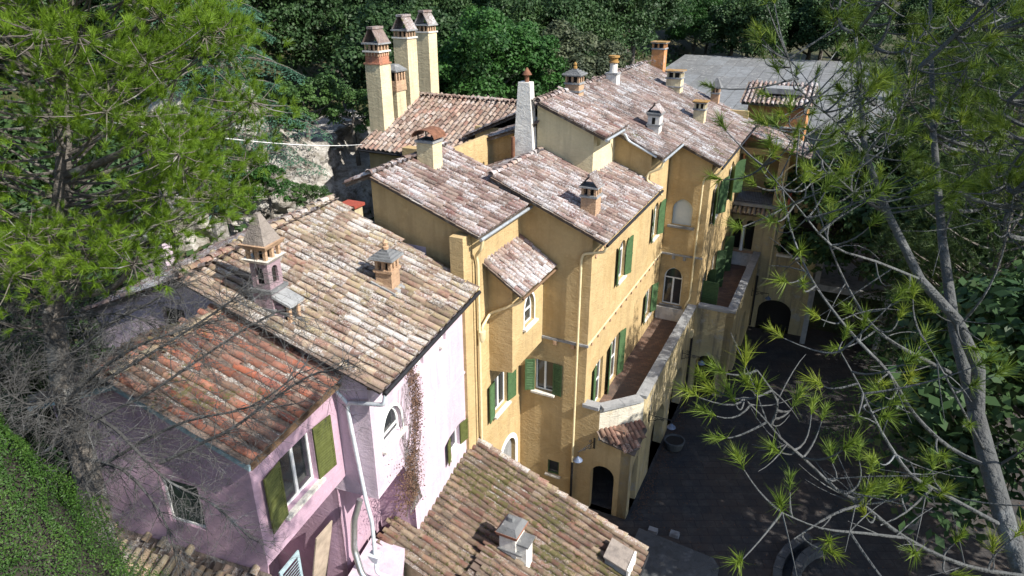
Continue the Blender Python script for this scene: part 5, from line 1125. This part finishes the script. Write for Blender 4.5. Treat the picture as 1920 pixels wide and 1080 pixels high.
V, F, rn = needles(C, D, 80, .20, .0056, .52, tr_, .4, .5); mk('needles', np_mesh('needles', off(V, o), F, rn), 'needle_right', t)

# big pine on the left ----------------------------------------------------------
o = (-8.6, 10.6, 4); t = plant('pine_tree', 'big bright green pine with dead lower branches at upper left', 'tree', o)
mb = MB(); tr = [(-8.3, 10.2, 2.5)]+LP_TRUNK; mb.tube(tr, [.34]+[.30-.025*i for i in range(len(LP_TRUNK))], 10)
for l in LP_LIMBS: sub(mb, l, .09, .02)
cen = np.array([-8.9, 12.4, 20.6]); rad3 = np.array([4.3, 3.3, 4.9]); cl = []
while len(cl) < 175:
    d = norm(RNG.normal(0, 1, 3)); p = cen+d*rad3*RNG.uniform(.35, 1.0)**.55
    if p[2] < 16.2+.45*max(0, p[0]+8) or (p[0] > -7.2 and p[2] < 17.2): continue
    cl.append((p, d))
Cs, Ds, Tr = [], [], []
for p, d in cl:
    zt = min(max(p[2]-RNG.uniform(.6, 2.6), 15.3), 22.8); k_ = max(i for i in range(len(LP_TRUNK)-1) if LP_TRUNK[i][2] <= zt); f_ = (zt-LP_TRUNK[k_][2])/(LP_TRUNK[k_+1][2]-LP_TRUNK[k_][2]); q = tuple(Vector(LP_TRUNK[k_]).lerp(Vector(LP_TRUNK[k_+1]), f_))
    mb.tube(curve(q, tuple(p), (0, 0, -.5), 6), [.032, .028, .024, .019, .013, .007], 5)
    n = 42; c = p+RNG.normal(0, 1, (n, 3))*np.array([.36, .36, .26]); dd = norm(d*.45+np.array([.12, -.15, .85])+RNG.normal(0, .35, (n, 3)))
    Cs.append(c); Ds.append(dd); Tr.append(np.clip(RNG.random()*.45+RNG.random(n)*.4+.25*(c[:, 2]-p[2]), 0, 1))
    for j in range(0, n, 3): mb.tube([tuple(p), tuple((p+c[j])/2-[0, 0, .04]), tuple(c[j])], [.012, .009, .005], 4)
V, F, rn = needles(np.concatenate(Cs), np.concatenate(Ds), 58, .20, .0082, .40, np.concatenate(Tr)); mk('needles', np_mesh('needles', off(V, o), F, rn), 'needle_left', t)
mk('trunk', mbmesh(off(mb, o), 'trunk'), 'bark', t, 60)
# dead branches
mb = MB()
def twig(mb, p, d, L, r, lev):
    n = 5; P = [p]; dd = d.copy()
    for i in range(n-1):
        dd = (dd+Vector((random.gauss(0, .16), random.gauss(0, .16), random.gauss(-.05, .16)))).normalized(); P.append(P[-1]+dd*L/(n-1))
    mb.tube(P, [r*(1-.7*i/(n-1)) for i in range(n)], 4 if lev else 3, False)
    if lev > 0:
        for i in range(random.randint(4, 7)):
            k_ = random.randint(1, n-1); v = Vector((random.gauss(0, 1), random.gauss(0, 1), random.gauss(-.1, .8))).normalized()
            twig(mb, P[k_], (dd*.7+v*.8).normalized(), L*random.uniform(.35, .65), r*.55, lev-1)
for l in DEAD:
    P = sub(mb, l, .038, .012, 6)
    for i in range(len(P)*3+8):
        k_ = random.randint(1, len(P)-1); d = (P[k_]-P[k_-1]).normalized(); v = Vector((random.gauss(0, 1), random.gauss(0, 1), random.gauss(-.15, .7))).normalized()
        twig(mb, P[k_], (d*.8+v*.75).normalized(), random.uniform(.45, 1.0), .009, 2 if random.random() < .55 else 1)
for i in range(70):
    k_ = random.randint(2, 5); p = Vector(LP_TRUNK[k_])+Vector((0, 0, random.uniform(-.6, .6))); twig(mb, p, Vector((random.gauss(0, 1), random.gauss(-.5, .6), random.gauss(0, .35))).normalized(), random.uniform(.8, 1.9), .014, 2)
mk('dead_branches', mbmesh(off(mb, o), 'dead_branches'), 'bark_dry', t, 60)

# clipped conifer at the lower left ----------------------------------------------
o = (-8.3, 8.6, 4.0); t = plant('conifer_hedge', 'dense bright green clipped conifer at the lower left corner', 'tree', o); n = 210000
z = 16.8-12.6*RNG.random(n)**.7; q = RNG.uniform(0, 6.28, n); lump = 1+.10*np.sin(q*5+z*2.1)+.08*np.sin(q*9-z*3.3)+.06*np.sin(z*7+q*3)
rr_ = np.minimum((16.85-z)*.325+.05, 1.8)*lump*RNG.uniform(.84, 1.03, n); C = np.stack([o[0]+rr_*np.cos(q), o[1]+rr_*np.sin(q), z], 1)
Nn = norm(np.stack([np.cos(q), np.sin(q), .5+0*q], 1)+RNG.normal(0, .55, (n, 3))); V, F = quads(C, Nn, RNG.uniform(.014, .03, n), .42)
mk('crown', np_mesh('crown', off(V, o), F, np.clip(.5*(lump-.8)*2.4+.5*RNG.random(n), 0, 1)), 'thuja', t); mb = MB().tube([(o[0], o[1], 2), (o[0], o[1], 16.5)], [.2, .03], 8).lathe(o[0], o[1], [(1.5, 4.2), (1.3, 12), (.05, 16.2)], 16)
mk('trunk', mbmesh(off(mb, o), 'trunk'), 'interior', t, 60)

# fallen needles and leaves on the courtyard
n = 5200; a_ = RNG.uniform(9, 46, n); b_ = RNG.uniform(-5.5, 12, n)+RNG.normal(0, .2, n); edge = RNG.random(n) < .35; b_[edge] = -5.55+np.abs(RNG.normal(0, .35, edge.sum())); a_[edge] = RNG.uniform(23.5, 44, edge.sum())
C = np.stack([b_, a_, np.full(n, .045)], 1); keep = ~((b_ < -3.2) & (a_ < 23.2)) & ~((b_ < -3.2) & (a_ > 35)) & (b_ > -5.65); C = C[keep] @ np.array(fr(AE)).T
V, F = quads(C, norm(np.array([0, 0, 1.])+RNG.normal(0, .25, C.shape)), RNG.uniform(.02, .06, len(C)), .45); tag(mk('leaf_litter', np_mesh('leaf_litter', V, F, RNG.random(len(C))), 'dead_leaf'), 'brown fallen leaves and needles scattered on the courtyard', 'leaf litter', None, 'stuff')
# dried creeper on the pink wall ---------------------------------------------------
n = 2600; tt = RNG.random(n); yy = 15.6+.35*np.sin(tt*5)+RNG.normal(0, .22, n)*(.6+tt); zz = 11.6-tt*5.0
yy2 = 15.0+RNG.normal(0, .5, 900); zz2 = 7.4+RNG.normal(0, .6, 900)
C = np.stack([np.full(n+900, -8.66)+RNG.uniform(0, .06, n+900), np.concatenate([yy, yy2]), np.concatenate([zz, zz2])], 1); C = C @ np.array(fr(AK)).T
V, F = quads(C, norm(RNG.normal(0, 1, (len(C), 3))), RNG.uniform(.018, .045, len(C))); ob = plant('creeper', 'dried brown creeper hanging on the sunlit pink wall', 'creeper', (0, 0, 0))
mk('leaves', np_mesh('leaves', V, F, RNG.random(len(C))), 'dead_leaf', ob); mb = MB()
for i in range(16):
    y0 = 15.5+random.gauss(0, .25); P = [wpt(-8.68, y0+.3*math.sin(s_*.9+i)+random.gauss(0, .05), 6.2+s_*.6, AK) for s_ in range(9)]; mb.tube(P, [.014-.0012*j for j in range(9)], 5)
mk('stems', mbmesh(mb, 'stems'), 'bark', ob, 60)
